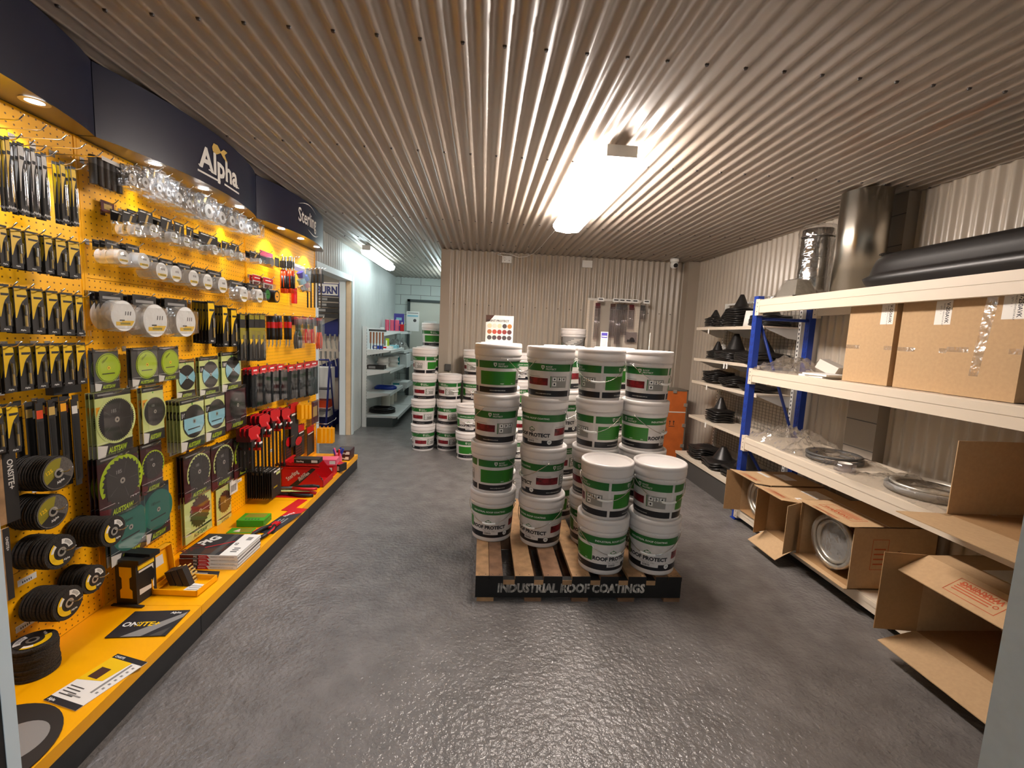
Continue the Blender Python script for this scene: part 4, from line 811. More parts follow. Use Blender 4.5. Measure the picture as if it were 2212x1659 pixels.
# red counter display box
e=empty('display_box',(-1.50,3.87,Z0)); tag(e,'bright red Sterling counter box filled with black markers','box')
b=MB(); X0,X1,Y0,Y1=-.17,.14,-.11,.13
b.T=lambda u,v,n:(u,Y0-n,v); b.poly([(X0,0),(X1+.03,0),(X1+.03,.05),(X1-.06,.17),(X0,.17)],0,'red'); b.poly([(X0,.0),(X0,.17),(X1-.06,.17),(X1+.03,.05),(X1+.03,0)],-(Y1-Y0),'red'); b.T=None
b.box(X0,Y0,0,X0+.004,Y1,.20,'red'); b.box(X0,Y0,0,X1+.03,Y1,.003,'red'); b.box(X1+.027,Y0,0,X1+.03,Y1,.05,'red')
b.build('carton',e)
b=MB(); 
for q in range(9):
    x=X0+.01+q*.034
    b.add([(x,Y0-.006,.175),(x+.034,Y0-.006,.175),(x+.034,Y0-.006,.205),(x+.017,Y0-.004,.215),(x,Y0-.006,.205),(x,Y0+.0,.17),(x+.034,Y0+.0,.17)],[(0,1,2,3,4),(0,5,6,1)],'red')
b.box(X0,Y0-.006,.165,X1+.0,Y0+.004,.182,'red'); b.box(X0,Y0,.195,X0+.02,Y1,.205,'red'); b.build('rim',e)
b=MB(); b.T=lambda u,v,n:(u,Y0-.0008-n,v); b.poly([(X0+.06,0),(X0+.12,0),(X1-.03,.155),(X1-.06,.165)],0,'softblack'); b.text('Sterling',X0+.055,.05,.035,.0004,'white',bold=.015,rot=40,sx=.8); b.text('BLACK',X0+.145,.065,.018,.0006,'offwhite',bold=.03,rot=40); b.text('PANTHER',X0+.15,.048,.018,.0006,'offwhite',bold=.03,rot=40); b.build('lettering',e)
for q in range(7):
    b=MB(); x=X1-.07+q*.0155; b.tube([(x,Y0+.03,.02+.0),(x-.02,Y0+.03,.15-q*.013)],.0068,'black',8); b.tube([(x-.018,Y0+.03,.135-q*.013),(x-.0184,Y0+.03,.14-q*.013)],.0072,'white',8); o=b.build('marker',e)
# boxes on top / beyond
def bx(name,x,y,z,w,d,h,m,label,cat,rz=0,tx=None,tc='white',top=None,grp=None):
    e=empty(name,(x,y,z),R(rz)); tag(e,label,cat,grp); b=MB(); b.box(-w/2,-d/2,0,w/2,d/2,h,m); b.build('carton',e)
    b=MB(FT); 
    if tx: b.text(tx,-w*.4,h*.3,h*.4,d/2+.0006,tc,bold=.02)
    b.rect(w*.2,h*.2,w*.45,h*.8,d/2+.0004,'offwhite' if m!='white' else 'grey'); b.build('print',e)
    if top: b=MB(); b.rect(-w*.42,-d*.4,w*.42,d*.4,h+.0006,top); b.build('top_print',e)
    return e
bx('blade_box',-1.46,3.79,Z0+.207,.20,.09,.035,'softblack','slim black box lying on top of the red counter box','box',0,'Sterling')
bx('knife_box',-1.44,4.10,Z0,.20,.10,.10,'red','red and black carton behind the red counter box, lowest','box',0,'Sterling','white','pink')
bx('knife_box',-1.42,4.11,Z0+.101,.20,.12,.05,'pink','pale red flat carton on top of the red and black one','box',5,'Sterling','white','pink')
bx('glove_pack',-1.37,4.24,Z0,.15,.10,.07,'softblack','black and red pack near the base edge beside the cartons','box',-20,'Sterling','white','red')
bx('knife_box',-1.62,4.12,Z0,.10,.10,.13,'red','tall red carton close to the panel behind the counter box','box',0,None,'white','darkred')
e=empty('marker_bucket',(-1.40,4.38,Z0)); tag(e,'pink stand with blue and pink crayons near the far end of the base','marker stand'); b=MB(); b.cyl((0,0,0),(0,0,.12),.035,'pink',seg=12); b.build('cup',e)
for k,c in enumerate(('blue','blue','pink','purple','red')): b=MB(); b.cyl((0.02*math.cos(k*1.3),.02*math.sin(k*1.3),.08),(.05*math.cos(k*1.3),.04*math.sin(k*1.3),.17),.009,c,seg=8); b.build('crayon',e)
for k in range(2): bx('disc_box',-1.41+.005*k,4.64,Z0+k*.052,.135,.17,.05,'maroon',f'dark maroon box at the far end of the base, {["lower","upper"][k]} of two','box',2*k,'Sterling','offwhite','dgrey' if k else None,'maroon boxes at the far end')

for o_ in bpy.data.objects:
    if o_ not in _before and o_.parent is None: o_.location.x*=.975; o_.location.y*=.975

# ================= BUCKETS =================
BR=lambda z:.130+.015*z/.30
def bucket_proto(special=False):
    e=empty('paint_bucket')
    b=MB(); b.lathe([(.0,.004),(.122,.004),(.128,0),(.1305,.004)]+[(BR(z),z) for z in(.02,.10,.20,.236)]+[(.1475,.238),(.148,.262),(.146,.264),(.146,.315)],'plastic_white',48)
    for k in range(12):
        a=R(k*30+15); b.cyl((.144*math.cos(a),.144*math.sin(a),.243),(.147*math.cos(a),.147*math.sin(a),.262),.003,'plastic_white',seg=6)
    b.build('pail',e)
    b=MB(); b.lathe([(.0,.326),(.128,.326),(.1335,.329),(.136,.338),(.141,.342),(.1475,.342),(.152,.338),(.1535,.330),(.1535,.318),(.1515,.315),(.1525,.311),(.1530,.277),(.1515,.268),(.149,.266),(.147,.268)],'lidm',48); b.build('lid',e)
    r=lambda v:BR(v)+.0008
    def cm(u,v,n): a=u; rr=r(v)+n; return (rr*math.sin(a),-rr*math.cos(a),v)
    b=MB(cm)
    def band(l0,l1,z0,z1,m,n=0):
        k=max(1,int((l1-l0)/7)); a=[R(l0+(l1-l0)*i/k) for i in range(k+1)]
        b.add([(x,z,n) for x in a for z in(z0,z1)],[(2*i,2*i+2,2*i+3,2*i+1) for i in range(k)],m,True)
    def tx(t,l,z,h,m,n=.0006,al='C',bold=.0,sx=1.):
        T0=b.T; b.T=lambda u,v,n_:cm(R(l)+u/.140,v,n_); b.text(t,0,z,h,n,m,al,bold,sx); b.T=T0
    if not special:
        band(-167,187,.030,.236,'lbl_bg'); band(-167,187,.190,.236,'lbl_green',.0003); band(-167,187,.030,.068,'lbl_dark',.0003)
        tx('INDUSTRIAL ROOF COATING',-2,.205,.0115,'white',bold=.015,sx=1.05)
        tx('ROOF PROTECT',-2,.091,.023,'ink',bold=.055,sx=1.05)
        tx('heat reflective membrane',-2,.083,.005,'dgrey'); tx('Paint  White  15 litre',2,.073,.006,'ink',bold=.01)
        band(-16,26,.050,.080,'lbl_bg',.0005); 
        for k in range(9): band(-12+k*2,-11+k*2,.055,.068,'ink',.0009)
        # roof mark
        T0=b.T; b.T=lambda u,v,n_:cm(R(-2)+u/.14,v,n_)
        b.poly([(-.022,.142),(0,.156),(.022,.142),(0,.128)],.0007,'lbl_green'); b.poly([(-.022,.138),(0,.124),(.022,.138),(.022,.131),(0,.117),(-.022,.131)],.0007,'dgrey'); b.T=T0
        T0=b.T; b.T=lambda u,v,n_:cm(R(47)+u/.14,v,n_); b.disc(0,.058,.017,.0008,'ink',20); b.disc(0,.058,.0155,.0011,'white',20); b.T=T0; tx('15',47,.052,.012,'ink',.0014,bold=.02)
        tx('www.roofprotect.com.au',110,.044,.0075,'offwhite',bold=.01); tx('www.roofprotect.com.au',250,.044,.0075,'offwhite',bold=.01)
        band(60,122,.100,.146,'lbl_red',.0005); band(62,100,.153,.156,'grey',.0005)
        b.T=cm; b.poly([(R(62),.142),(R(80),.146),(R(72),.120),(R(62),.126)],.0008,'maroon'); b.poly([(R(90),.110),(R(104),.135),(R(118),.118),(R(104),.101)],.0008,'red')
        band(128,174,.088,.160,'lbl_haz',.0005)
        band(128,130,.088,.160,'lbl_green',.0007)
        for k in range(3): band(134+k*13,144+k*13,.130,.153,'white',.0008); band(137+k*13,141+k*13,.137,.147,'ink',.0011)
        band(134,144,.098,.122,'white',.0008); band(137,141,.104,.116,'ink',.0011)
        for k in range(5): band(148,170,.096+k*.006,.098+k*.006,'grey',.0008)
        band(200,307,.082,.170,'lbl_green2',.0005)
        for k in range(3):
            for q in range(5): band(205+k*34,232+k*34,.100+q*.013,.102+q*.013,'lbl_green',.0008)
        tx('PAINT',262,.088,.006,'white',bold=.02); tx('15 L',292,.088,.007,'white',bold=.02)
        for l in(112,246):
            tx('ROOF',l+4,.2135,.0105,'offwhite',al='L',bold=.02); tx('PROTECT',l+4,.1985,.0105,'offwhite',al='L',bold=.02)
            T0=b.T; b.T=lambda u,v,n_,l=l:cm(R(l-4)+u/.14,v,n_); b.poly([(-.010,.226),(.010,.226),(.010,.212),(0,.198),(-.010,.212)],.0007,'offwhite'); b.poly([(-.004,.222),(.006,.218),(0,.204)],.001,'lbl_green'); b.T=T0
    else:
        band(-178,178,.0,.236,'dgrey'); band(-60,70,.11,.236,'grey',.0003); band(-178,-60,.03,.16,'lbl_green',.0003)
        for k in range(6): band(-60+k*14,-20+k*15,.12+k*.018,.128+k*.018,'offwhite',.0006)
        tx('ROOF PROTECT',5,.085,.022,'white',bold=.03); T0=b.T; b.T=lambda u,v,n_:cm(R(5)+u/.14,v,n_); b.poly([(-.03,.135),(.03,.135),(0,.112)],.0008,'white'); b.rect(-.04,.145,.04,.155,.0008,'white'); b.T=T0
    b.build('label',e)
    return e
def bucket_handle(e,side):
    """wire bail lying against the pail, with its white grip"""
    b=MB(); pts=[]
    for k in range(25):
        a=-92+184*k/24; c=math.cos(R(a)); z=.248-.118*c**1.0; rr=BR(z)+.0085+.004*(1-c); aa=R(a+side); pts.append((rr*math.sin(aa),-rr*math.cos(aa),z))
    b.tube(pts,.0021,'wire',6)
    for a in(-90,90):
        aa=R(a+side); b.cyl((.143*math.sin(aa),-.143*math.cos(aa),.250),(.1535*math.sin(aa),-.1535*math.cos(aa),.250),.007,'plastic_white',seg=10)
    h=b.build('bail_handle',e)
    b=MB(); q=[p for p in pts if abs(math.degrees(math.atan2(p[0],-p[1]))-(side if side<180 else side-360))<18 or (side>150 and abs(abs(math.degrees(math.atan2(p[0],-p[1])))-180)<18)]
    pp=[]
    for k in range(7):
        a=-17+34*k/6; c=math.cos(R(a)); z=.248-.118*c; rr=BR(z)+.0095; aa=R(a+side); pp.append((rr*math.sin(aa),-rr*math.cos(aa),z))
    b.tube(pp,.0072,'white',8); b.build('grip',h)
BK=None; PITCH=.3170
BPROT={}
def bucket(x,y,z,face,side,label,group,special=False):
    k=(side,special)
    if k not in BPROT:
        e=bucket_proto(True) if special else (bucket_proto() if not BPROT else None)
        if e is None:
            base=BPROT[next(iter(BPROT))]; e=base.copy(); COL.objects.link(e)
            for ch in base.children:
                if not ch.name.startswith('bail'): c=ch.copy(); COL.objects.link(c); c.parent=e
        bucket_handle(e,side); BPROT[k]=e
    else: e=copy_tree(BPROT[k])
    al=math.atan2(-x,y); e.scale=(1,1,.973); e.location=(x,y,z); e.rotation_euler=(0,0,al-R(face)); e['label']=label; e['category']='bucket'
    if group: e['group']=group
    elif 'group' in e: del e['group']
    return e
PZ=.150
SIDE=lambda f:0
LV4=['bottom','second from bottom','third from bottom','top']
def stack(x,y,z0,faces,desc,group,jit=.006):
    """faces from bottom to top: (facing angle on the label, handle side)"""
    n=len(faces)
    for k,(f,s) in enumerate(faces):
        lv=(['bottom','top'] if n==2 else ['bottom','middle','top'] if n==3 else LV4)[k] if n>1 else 'single'
        bucket(x+(random.uniform(-jit,jit) if k else 0),y+(random.uniform(-jit,jit) if k else 0),z0+k*PITCH,f,s,f'paint bucket, {lv} of the {desc}',group)
G1='paint buckets stacked on the pallet'; G2='paint buckets stacked on the floor by the back wall'
stack(.105,2.86,PZ,[(8,0),(235,0),(124,0),(248,0)],'front left tall stack on the pallet',G1)
stack(.425,2.79,PZ,[(30,0),(75,0),(29,180),(126,0)],'second tall stack from left on the pallet',G1,.012)
stack(.752,2.472,PZ,[(-33,0),(180,180)],'low front stack left of centre on the pallet',G1)
stack(1.066,2.472,PZ,[(8,0),(153,180)],'low front stack at the pallet right corner',G1)
stack(.768,2.80,PZ,[(0,0),(150,0),(199,180),(185,180)],'tall stack behind the low front left one',G1)
stack(1.085,2.80,PZ,[(60,0),(300,0),(293,0),(128,180)],'tall stack behind the low front right one',G1)
stack(.60,3.22,PZ,[(270,0),(90,0),(0,0),(50,0)],'middle tall stack in the pallet back row',G1)
stack(1.00,3.32,PZ,[(0,0),(100,0),(200,0),(250,0)],'right tall stack in the pallet back row',G1)
stack(.13,3.24,PZ,[(0,0),(100,0),(200,0),(250,0)],'left tall stack in the pallet back row',G1)
stack(-.715,5.53,0,[(104,0),(125,0),(122,0),(185,0)],'leftmost tall stack by the alley',G2)
stack(-.405,5.56,0,[(120,0),(128,0),(150,180)],'three high stack beside the leftmost one',G2)
stack(-.135,5.19,0,[(250,0),(0,0)],'two high stack nearest the pallet',G2)
stack(-.085,5.56,0,[(0,0),(180,180),(0,0),(172,180)],'tall stack against the back wall left part',G2)
stack(-.72,5.90,0,[(0,0),(90,0),(90,0),(235,0)],'tall stack at wall corner behind the leftmost one',G2)
bucket(-.70,6.20,0+4*PITCH,250,0,'white and green paint bucket high behind the alley stacks, above the others',G2)
for k in range(4): bucket(-.70,6.21,k*PITCH,90,0,f'paint bucket mostly hidden behind the alley stacks, {LV4[k]} one',G2)
stack(.46,5.2,0,[(0,0),(90,0),(235,0),(0,0)],'stack seen between the two left pallet stacks',G2)
stack(1.09,5.32,0,[(0,0),(90,0),(235,0),(60,0)],'stack under the dark labelled bucket',G2)
bucket(1.09,5.32,4*PITCH,5,0,'white lidded bucket with dark grey label standing behind the tall stacks',None,True)

# ================= PALLET =================
e=empty('pallet',(0,0,0)); tag(e,'wooden pallet with black stencilled front edge under the paint buckets','pallet')
X0,X1,Y0,Y1=.008,1.196,2.325,3.50
bd=[(0,.074),(.077,.153),(.222,.328),(.385,.490),(.548,.652),(.712,.816),(.874,.978),(1.035,1.108),(1.112,1.188)]
for k,(a,b_) in enumerate(bd):
    b=MB(); b.box(X0+a,Y0+.004,.128,X0+b_,Y1,.1495,'timber' if k%2==0 else 'timber_dk'); b.box(X0+a,Y0-.001,.127,X0+b_,Y0+.004,.150,'palletblack')
    for yy in(Y0+.02,Y0+.58,Y1-.02):
        for q in(.25,.75): b.cyl((X0+a+(b_-a)*q,yy,.1495),(X0+a+(b_-a)*q,yy,.1503),.003,'dark_metal',seg=6)
    b.build('deck_board',e)
for k,yy in enumerate((Y0+.003,Y0+.56,Y1-.045)):
    b=MB(); b.box(X0,yy,.022,X1,yy+.04,.1275,'palletblack' if k==0 else 'timber_dk')
    b.build('bearer',e)
for (a,b_),(c,d_) in zip(bd,bd[1:]):
    if c-b_>.02: b=MB(); b.box(X0+b_+.002,Y0+.001,.100,X0+c-.002,Y0+.004,.127,'timber'); b.build('unpainted_patch',e)
for k in range(5):
    b=MB(); x=X0+.01+k*.27; b.box(x,Y0+.0,0.0,x+.095,Y1,.021,'timber_dk' if k else 'timber'); b.build('bottom_board',e)
b=MB(FT); t_='INDUSTRIAL ROOF COATINGS'; b.text(t_,X0+.125,.055,.052,-(Y0+.0022),'stencil',bold=.05,sx=.86,shear=.05)
for k in range(60):
    x=X0+.135+k*.0147
    if k%3!=2: b.rect(x,.05,x+.0028,.112,-(Y0+.0016),'palletblack')
b.build('stencil_lettering',e)

# ================= THINGS BY THE BACK WALL =================
e=empty('colour_chart',(.115,3.20,PZ+4*PITCH+.0165)); tag(e,'paint colour chart with fifteen round swatches propped on a bucket','chart')
b=MB(FT); b.box(-.10,0,-.003,.10,.195,0,'paper'); b.build('board',e)
b=MB(FT); b.text('PAINT PROTECT',-.088,.150,.015,.0006,'ink',bold=.02,sx=1.02); b.poly([(-.10,.195),(-.04,.195),(-.06,.17),(-.075,.15),(-.10,.145)],.0003,'brown')
cs=['d8cba6','e2dac8','cfc8a2','4a4142','b5763a','b06a44','b84c3a','9c3a34','8c3834','5c3434','4c4a4a','4a4144','56383c','3c3638','4a4244']
for k,c in enumerate(cs):
    mat('swatch_'+str(k),'#'+c,.5); b.disc(-.072+(k%5)*.036,.120-(k//5)*.042,.0165,.0006,'swatch_'+str(k),16)
b.build('print',e)
def signholder(x,y,w,rz,label):
    e=empty('sign_holder',(x,y,PZ+4*PITCH+.0165),R(rz)); tag(e,label,'sign'); b=MB(FT); b.box(-w/2,0,-.003,w/2,.115,0,'offwhite'); b.build('holder',e)
    b=MB(FT); b.rect(-w*.42,.07,w*.42,.108,.0006,'purple'); b.rect(-w*.36,.078,w*.36,.086,.001,'offwhite')
    for k in range(5): b.rect(-w*.36,.01+k*.011,w*.3,.013+k*.011,.0006,'grey')
    b.build('print',e)
signholder(.915,3.30,.055,0,'small upright sign with purple top standing on the back bucket')
signholder(1.10,2.86,.06,70,'small upright sign seen edge on, standing on the right tall stack')
# white perforated strips display on wall
pegmat('pegwhite','#e9dccb','#a8927c',.022,.0035,'XZ')
e=empty('hook_display',(1.70,BY-.05,.9)); tag(e,'cream perforated display frame on the back wall hung with small hardware','display rack')
b=MB()
for x0,x1 in((-.35,-.32),(-.27,-.20),(.0,.07),(.16,.36)): b.box(x0,-.012,0,x1,0,1.12,'pegwhite')
b.box(-.35,-.014,1.09,.37,-.001,1.12,'offwhite'); b.build('perforated_strips',e)
b=MB(); b.box(-.32,-.004,.02,.2,.0,1.09,'iron_wall'); b.build('backing',e)
hx=[-.22,-.02,.06,.14,.23,.38]
for k,x in enumerate(hx):
    o=MB().tube([(0,0,0),(0,-.13,0),(0,-.16,.012)],.003,'wire',6).box(-.042,-.168,.0,.042,-.163,.045,'white').box(-.028,-.1695,.018,.028,-.168,.032,'ink')
    o=o.build('peg_hook',None,(1.70+x,BY-.062,1.97)); tag(o,f'hook with white tag on the cream wall display, {ORD[k]} from the left','hook','hooks on the cream wall display')
    if k in(0,1,2,4,5) or True:
        e=empty('hardware_pack',(1.70+x-.005,BY-.12,1.955)); c=['darkred','brown','dgrey','dgrey','darkred','dgrey'][k]
        b=MB(FT); b.box(-.03,-.07,-.008,.03,-.0,.008,c); b.build('header_card',e)
        L=[.45,.42,.5,.38,.3,.16][k]; b=MB(FT)
        for q in range(4): b.tube([(-.025+q*.017,-.08,.0),(-.028+q*.018,-L,.004*q)],.004,'chrome',5)
        b.build('rods',e); b=MB(FT); b.box(-.036,-L-.02,-.014,.036,-.04,.014,'haze'); b.build('plastic_sleeve',e)
        tag(e,f'slim plastic sleeve of rods hanging on the cream wall display, {ORD[k]} from the left','hardware pack','sleeves on the cream wall display')
e=empty('hardware_pack',(1.96,BY-.11,1.60)); b=MB(FT); b.box(-.09,-.14,-.02,.06,0,.02,'haze'); b.build('plastic_sleeve',e); b=MB(FT); b.cyl((0,-.10,-.012),(.0,-.10,.012),.03,'chrome',seg=12); b.box(-.06,-.13,-.01,.04,-.10,.01,'dgrey'); b.build('fittings',e); tag(e,'wide clear pack of metal fittings low on the cream wall display','hardware pack')
# power point, cable, junction box, camera
def plate(name,x,z,w,h,label,cat,m='white',y=BY-.012):
    e=empty(name,(x,y,z)); tag(e,label,cat); b=MB(FT); b.box(-w/2,-h/2,-.0,w/2,h/2,.03,m); b.box(-w/2+.006,-h/2+.006,.03,w/2-.006,h/2-.006,.033,m); b.build('cover',e); return e
e=plate('power_outlet',.265,2.455,.125,.085,'white double power point high on the back wall with a plug','power outlet')
b=MB(FT); b.cyl((-.02,.01,.033),(-.02,.01,.075),.02,'white',seg=12); b.build('plug',e); b=MB(FT)
for x in(-.025,.03): b.rect(x-.003,-.02,x+.003,-.008,.0335,'ink')
b.build('sockets',e)
b=MB(); P=[(.245,BY-.09,2.46),(.20,BY-.10,2.49),(.14,BY-.08,2.50),(.19,BY-.05,2.53),(.30,BY-.05,2.52),(.42,BY-.06,2.485),(.52,BY-.08,2.50),(.60,BY-.12,2.535),(.64,BY-.6,2.538),(.66,BY-1.2,2.54),(.69,4.02,2.535)]
o=b.tube(P,.0035,'white',6).build('power_cable'); tag(o,'white cable running from the power point to the ceiling lamp','cable')
plate('junction_box',1.32,2.455,.13,.09,'plain white blank box high on the back wall','junction box')
plate('light_switch',-.449,1.03,.075,.085,'small brown switch plate low on the wall end trim','switch','dgrey',BY-.02)
e=empty('security_camera',(2.38,BY-.28,CZ-.010)); tag(e,'white dome security camera under the ceiling near the right corner','camera')
b=MB(); b.lathe([(0,0),(.055,0),(.055,-.025),(.05,-.04),(.0,-.04)],'white',24); b.build('mount',e)
b=MB(); b.lathe([(.0,-.035),(.042,-.04),(.052,-.07),(.045,-.10),(.02,-.12),(0,-.124)],'white',24); b.build('dome',e)
b=MB(FT); b.cyl((0,-.085,.028),(0,-.088,.052),.026,'black',seg=20); b.build('lens',e)
# orange crate
e=empty('road_case',(2.40,5.42,0)); tag(e,'tall orange plywood crate with metal clips beside the back wall corner','crate')
b=MB(); b.box(-.17,-.14,0,.17,.14,.90,'crate'); b.build('body',e); b=MB()
for q in((-.175,-.145,0,-.16,-.13,.905),(.16,-.145,0,.175,-.13,.905),(-.175,-.145,.89,.175,.145,.905),(-.175,-.145,0,.175,-.13,.015)): b.box(*q,'crate_trim')
b.box(-.17,-.1445,.62,.17,-.139,.632,'offwhite'); b.build('edge_trim',e)
for x,z in((.0,.885),(.15,.72),(.15,.46),(.15,.20)):
    b=MB(); b.box(x-.022,-.155,z-.02,x+.022,-.14,z+.02,'galv'); b.build('latch',e)
b=MB(FT)
for x in(-.03,.02): b.poly([(x-.004,.46),(x+.004,.46),(x+.004,.50),(x+.014,.50),(x,.52),(x-.014,.50),(x-.004,.50)],.1408,'ink')
b.rect(-.04,.44,.035,.448,.1408,'ink'); b.build('arrows_print',e)

# ================= BLUE LONGSPAN RACK (right) =================
RXF=2.225; RXB=2.69; RY0,RY1=1.13,3.56; LV=[.095,.735,1.30,1.862]
e=empty('longspan_rack',(0,0,0)); tag(e,'blue and cream longspan shelving rack along the right wall','shelving rack')
def post(x,y):
    b=MB(); b.box(x,y-.055,0,x+.05,y,1.90,'rackblue'); b.box(x-.012,y-.06,0,x+.06,y+.005,.006,'rackblue')
    for k in range(28):
        z=.08+k*.065
        for sg in(-1,1): b.poly([(p[0],p[1]) for p in()],0,'black') if False else None
        b.T=lambda u,v,n,y=y,x=x,z=z:(x-.0005-n,y-.0275-u,z+v)
        b.poly([(-.021,.018),(-.013,.020),(-.004,-.014),(-.011,-.016)],.0004,'navyblue'); b.poly([(.021,.018),(.013,.020),(.004,-.014),(.011,-.016)],.0004,'navyblue'); b.disc(-.012,.03,.0025,.0002,'black',6); b.disc(.012,.03,.0025,.0002,'black',6); b.T=None
    return b.build('post',e)
for y in(RY1,RY0+.055):
    for x in(RXF,RXB): post(x,y)
for (z0,z1) in((1.70,.70),(.64,.03)):
    b=MB(); y=RY1-.028; b.tube([(RXF+.05,y,z0),(RXB,y,z1)],.012,'rackblue',6); b.build('diagonal_brace',e)
for z in(1.72,.66,.12): b=MB(); b.tube([(RXF+.04,RY1-.028,z),(RXB+.01,RY1-.028,z)],.013,'rackblue',6); b.build('cross_brace',e)
for k,z in enumerate(LV):
    zz=z if k else .12; hb=.10 if k else .07
    b=MB(); b.box(RXF+.012,RY0,zz-.006,RXB+.03,RY1-.065,zz,'shelfcream'); b.build('shelf_deck',e)
    for x0,x1 in((RXF-.012,RXF+.028),(RXB+.02,RXB+.05)):
        b=MB(); b.box(x0,RY0+.05,zz-hb,x1,RY1-.075,zz+.002,'shelfcream'); b.box(x0+.002,RY0+.05,zz-hb*.45,x0-.003,RY1-.07,zz-.004,'shelfcream'); o=b.build('beam',e)
        b=MB(); b.box(x0-.004,RY1-.10,zz-hb-.02,x0+.035,RY1-.052,zz+.01,'shelfcream'); b.box(x0-.006,RY1-.058,zz-hb-.02,x0+.04,RY1-.055,zz+.01,'shelfcream')
        b.T=lambda u,v,n,x0=x0,zz=zz,hb=hb:(x0+.017+u,RY1-.1003-n+.045-.0,zz-hb*.5+v)
        b.T=RT if False else (lambda u,v,n,x0=x0,zz=zz,hb=hb:(x0-.0045-n,RY1-.076-u,zz-hb*.5+v))
        for v in(-.04,0,.03): b.disc(0,v,.005,0,'dgrey',8)
        b.build('beam_end',o)
# ================= GALVANISED AND PLASTIC GOODS ON THE TOP =================
TZ=LV[3]+.003
def lat(name,x,y,z,prof,m,label,cat,part,seg=48,extra=None):
    e=empty(name,(x,y,z)); tag(e,label,cat); b=MB(); b.lathe(prof,m,seg); b.build(part,e)
    if extra: extra(e)
    return e
def dseam(e):
    b=MB(); b.box(-.1503,-.012,0,-.148,.012,.64,'galv'); b.build('lock_seam',e)
lat('duct_pipe',2.50,2.88,TZ,[(.139,.001),(.14,0),(.14,.67),(.139,.67),(.137,.66),(.137,.005),(.139,.001)],'galv_pipe','tall wide shiny galvanised duct pipe standing on the top shelf','duct','pipe',64)
def fl_x(e):
    for z in(.02,.16,.30,.47):
        b=MB(); b.lathe([(.1085,z-.006),(.112,z-.004),(.112,z+.004),(.1085,z+.006)],'chrome',40); b.build('ring_rib',e)
    b=MB(); b.lathe([(.118,.0),(.122,.2),(.118,.42),(.13,.50),(.115,.545),(.05,.56),(.0,.55)],'bag',24); b.build('plastic_wrap',e)
    b=MB(BT); b.T=lambda u,v,n:(-.085+u*.6,-.115-n+u*.3,v); b.rect(-.03,.46,.03,.50,0,'offwhite'); b.build('paper_label',e)
lat('flue_pipe',2.50,3.28,TZ,[(.105,0),(.106,0),(.108,.10),(.108,.44),(.104,.445),(.104,.52),(.10,.52),(.10,.0)],'chrome','shiny steel flue pipe in clear wrap left of the wide duct','flue pipe','pipe',48,fl_x)
e=empty('duct_transition',(2.33,3.20,TZ)); tag(e,'small trapezoid galvanised duct piece wrapped in plastic on the top shelf','duct')
b=MB(); a=[(-.09,-.10,0),(.09,-.10,0),(.09,.12,0),(-.09,.12,0),(-.05,-.05,.13),(.05,-.05,.13),(.05,.07,.13),(-.05,.07,.13)]
b.add(a,[(0,1,5,4),(1,2,6,5),(2,3,7,6),(3,0,4,7)],'galv'); b.box(-.11,-.12,0,.11,-.10,.008,'galv'); b.box(-.11,-.12,0,-.09,.14,.008,'galv'); b.build('body',e)
b=MB(); b.add([(x*1.12,y*1.12,z+.006) for x,y,z in a],[(0,1,5,4),(1,2,6,5),(2,3,7,6),(3,0,4,7),(4,5,6,7)],'bag'); b.build('plastic_wrap',e)
e=empty('wrapped_panels',(2.40,3.40,TZ),R(20)); tag(e,'leaning clear wrapped board pieces at the far end of the top shelf','panel')
b=MB(); b.T=lambda u,v,n:(u+.35*v,n,v); b.box(-.06,-.01,.0,.02,.01,.22,'offwhite'); b.box(.03,-.0,.0,.06,.03,.24,'offwhite'); b.build('board',e); b=MB(); b.T=lambda u,v,n:(u+.35*v,n,v); b.box(-.08,-.02,0,.09,.04,.28,'bag'); b.build('plastic_wrap',e)
# big black tray/flashing
e=empty('rubber_flashing',(2.42,1.96,TZ)); tag(e,'huge black rubber ribbed flashing lying on the near end of the top shelf','flashing')
b=MB(); n=56; rows=[(.62,.215,.03),(.635,.22,.055),(.605,.205,.07),(.60,.20,.08),(.59,.195,.12),(.575,.185,.16),(.555,.17,.182),(.50,.13,.19)]
vs_=[]
for (ry,rx,z) in [(.60,.20,.0)]+rows:
    for k in range(n):
        a=2*PI*k/n; c,s_=math.cos(a),math.sin(a); vs_.append((rx*math.copysign(abs(c)**.42,c),ry*math.copysign(abs(s_)**.42,s_),z))
m_=len(rows)+1; b.add(vs_,[(j*n+k,j*n+(k+1)%n,(j+1)*n+(k+1)%n,(j+1)*n+k) for j in range(m_-1) for k in range(n)]+[tuple((m_-1)*n+k for k in range(n))],'rubber',True); b.build('body',e)
b=MB()
for q in range(5): b.lathe([(.05-.009*q,0),(.048-.009*q,.004),(.046-.009*q,.0)],'rubber',20,(-.10,.50,.19))
b.build('rings',e)
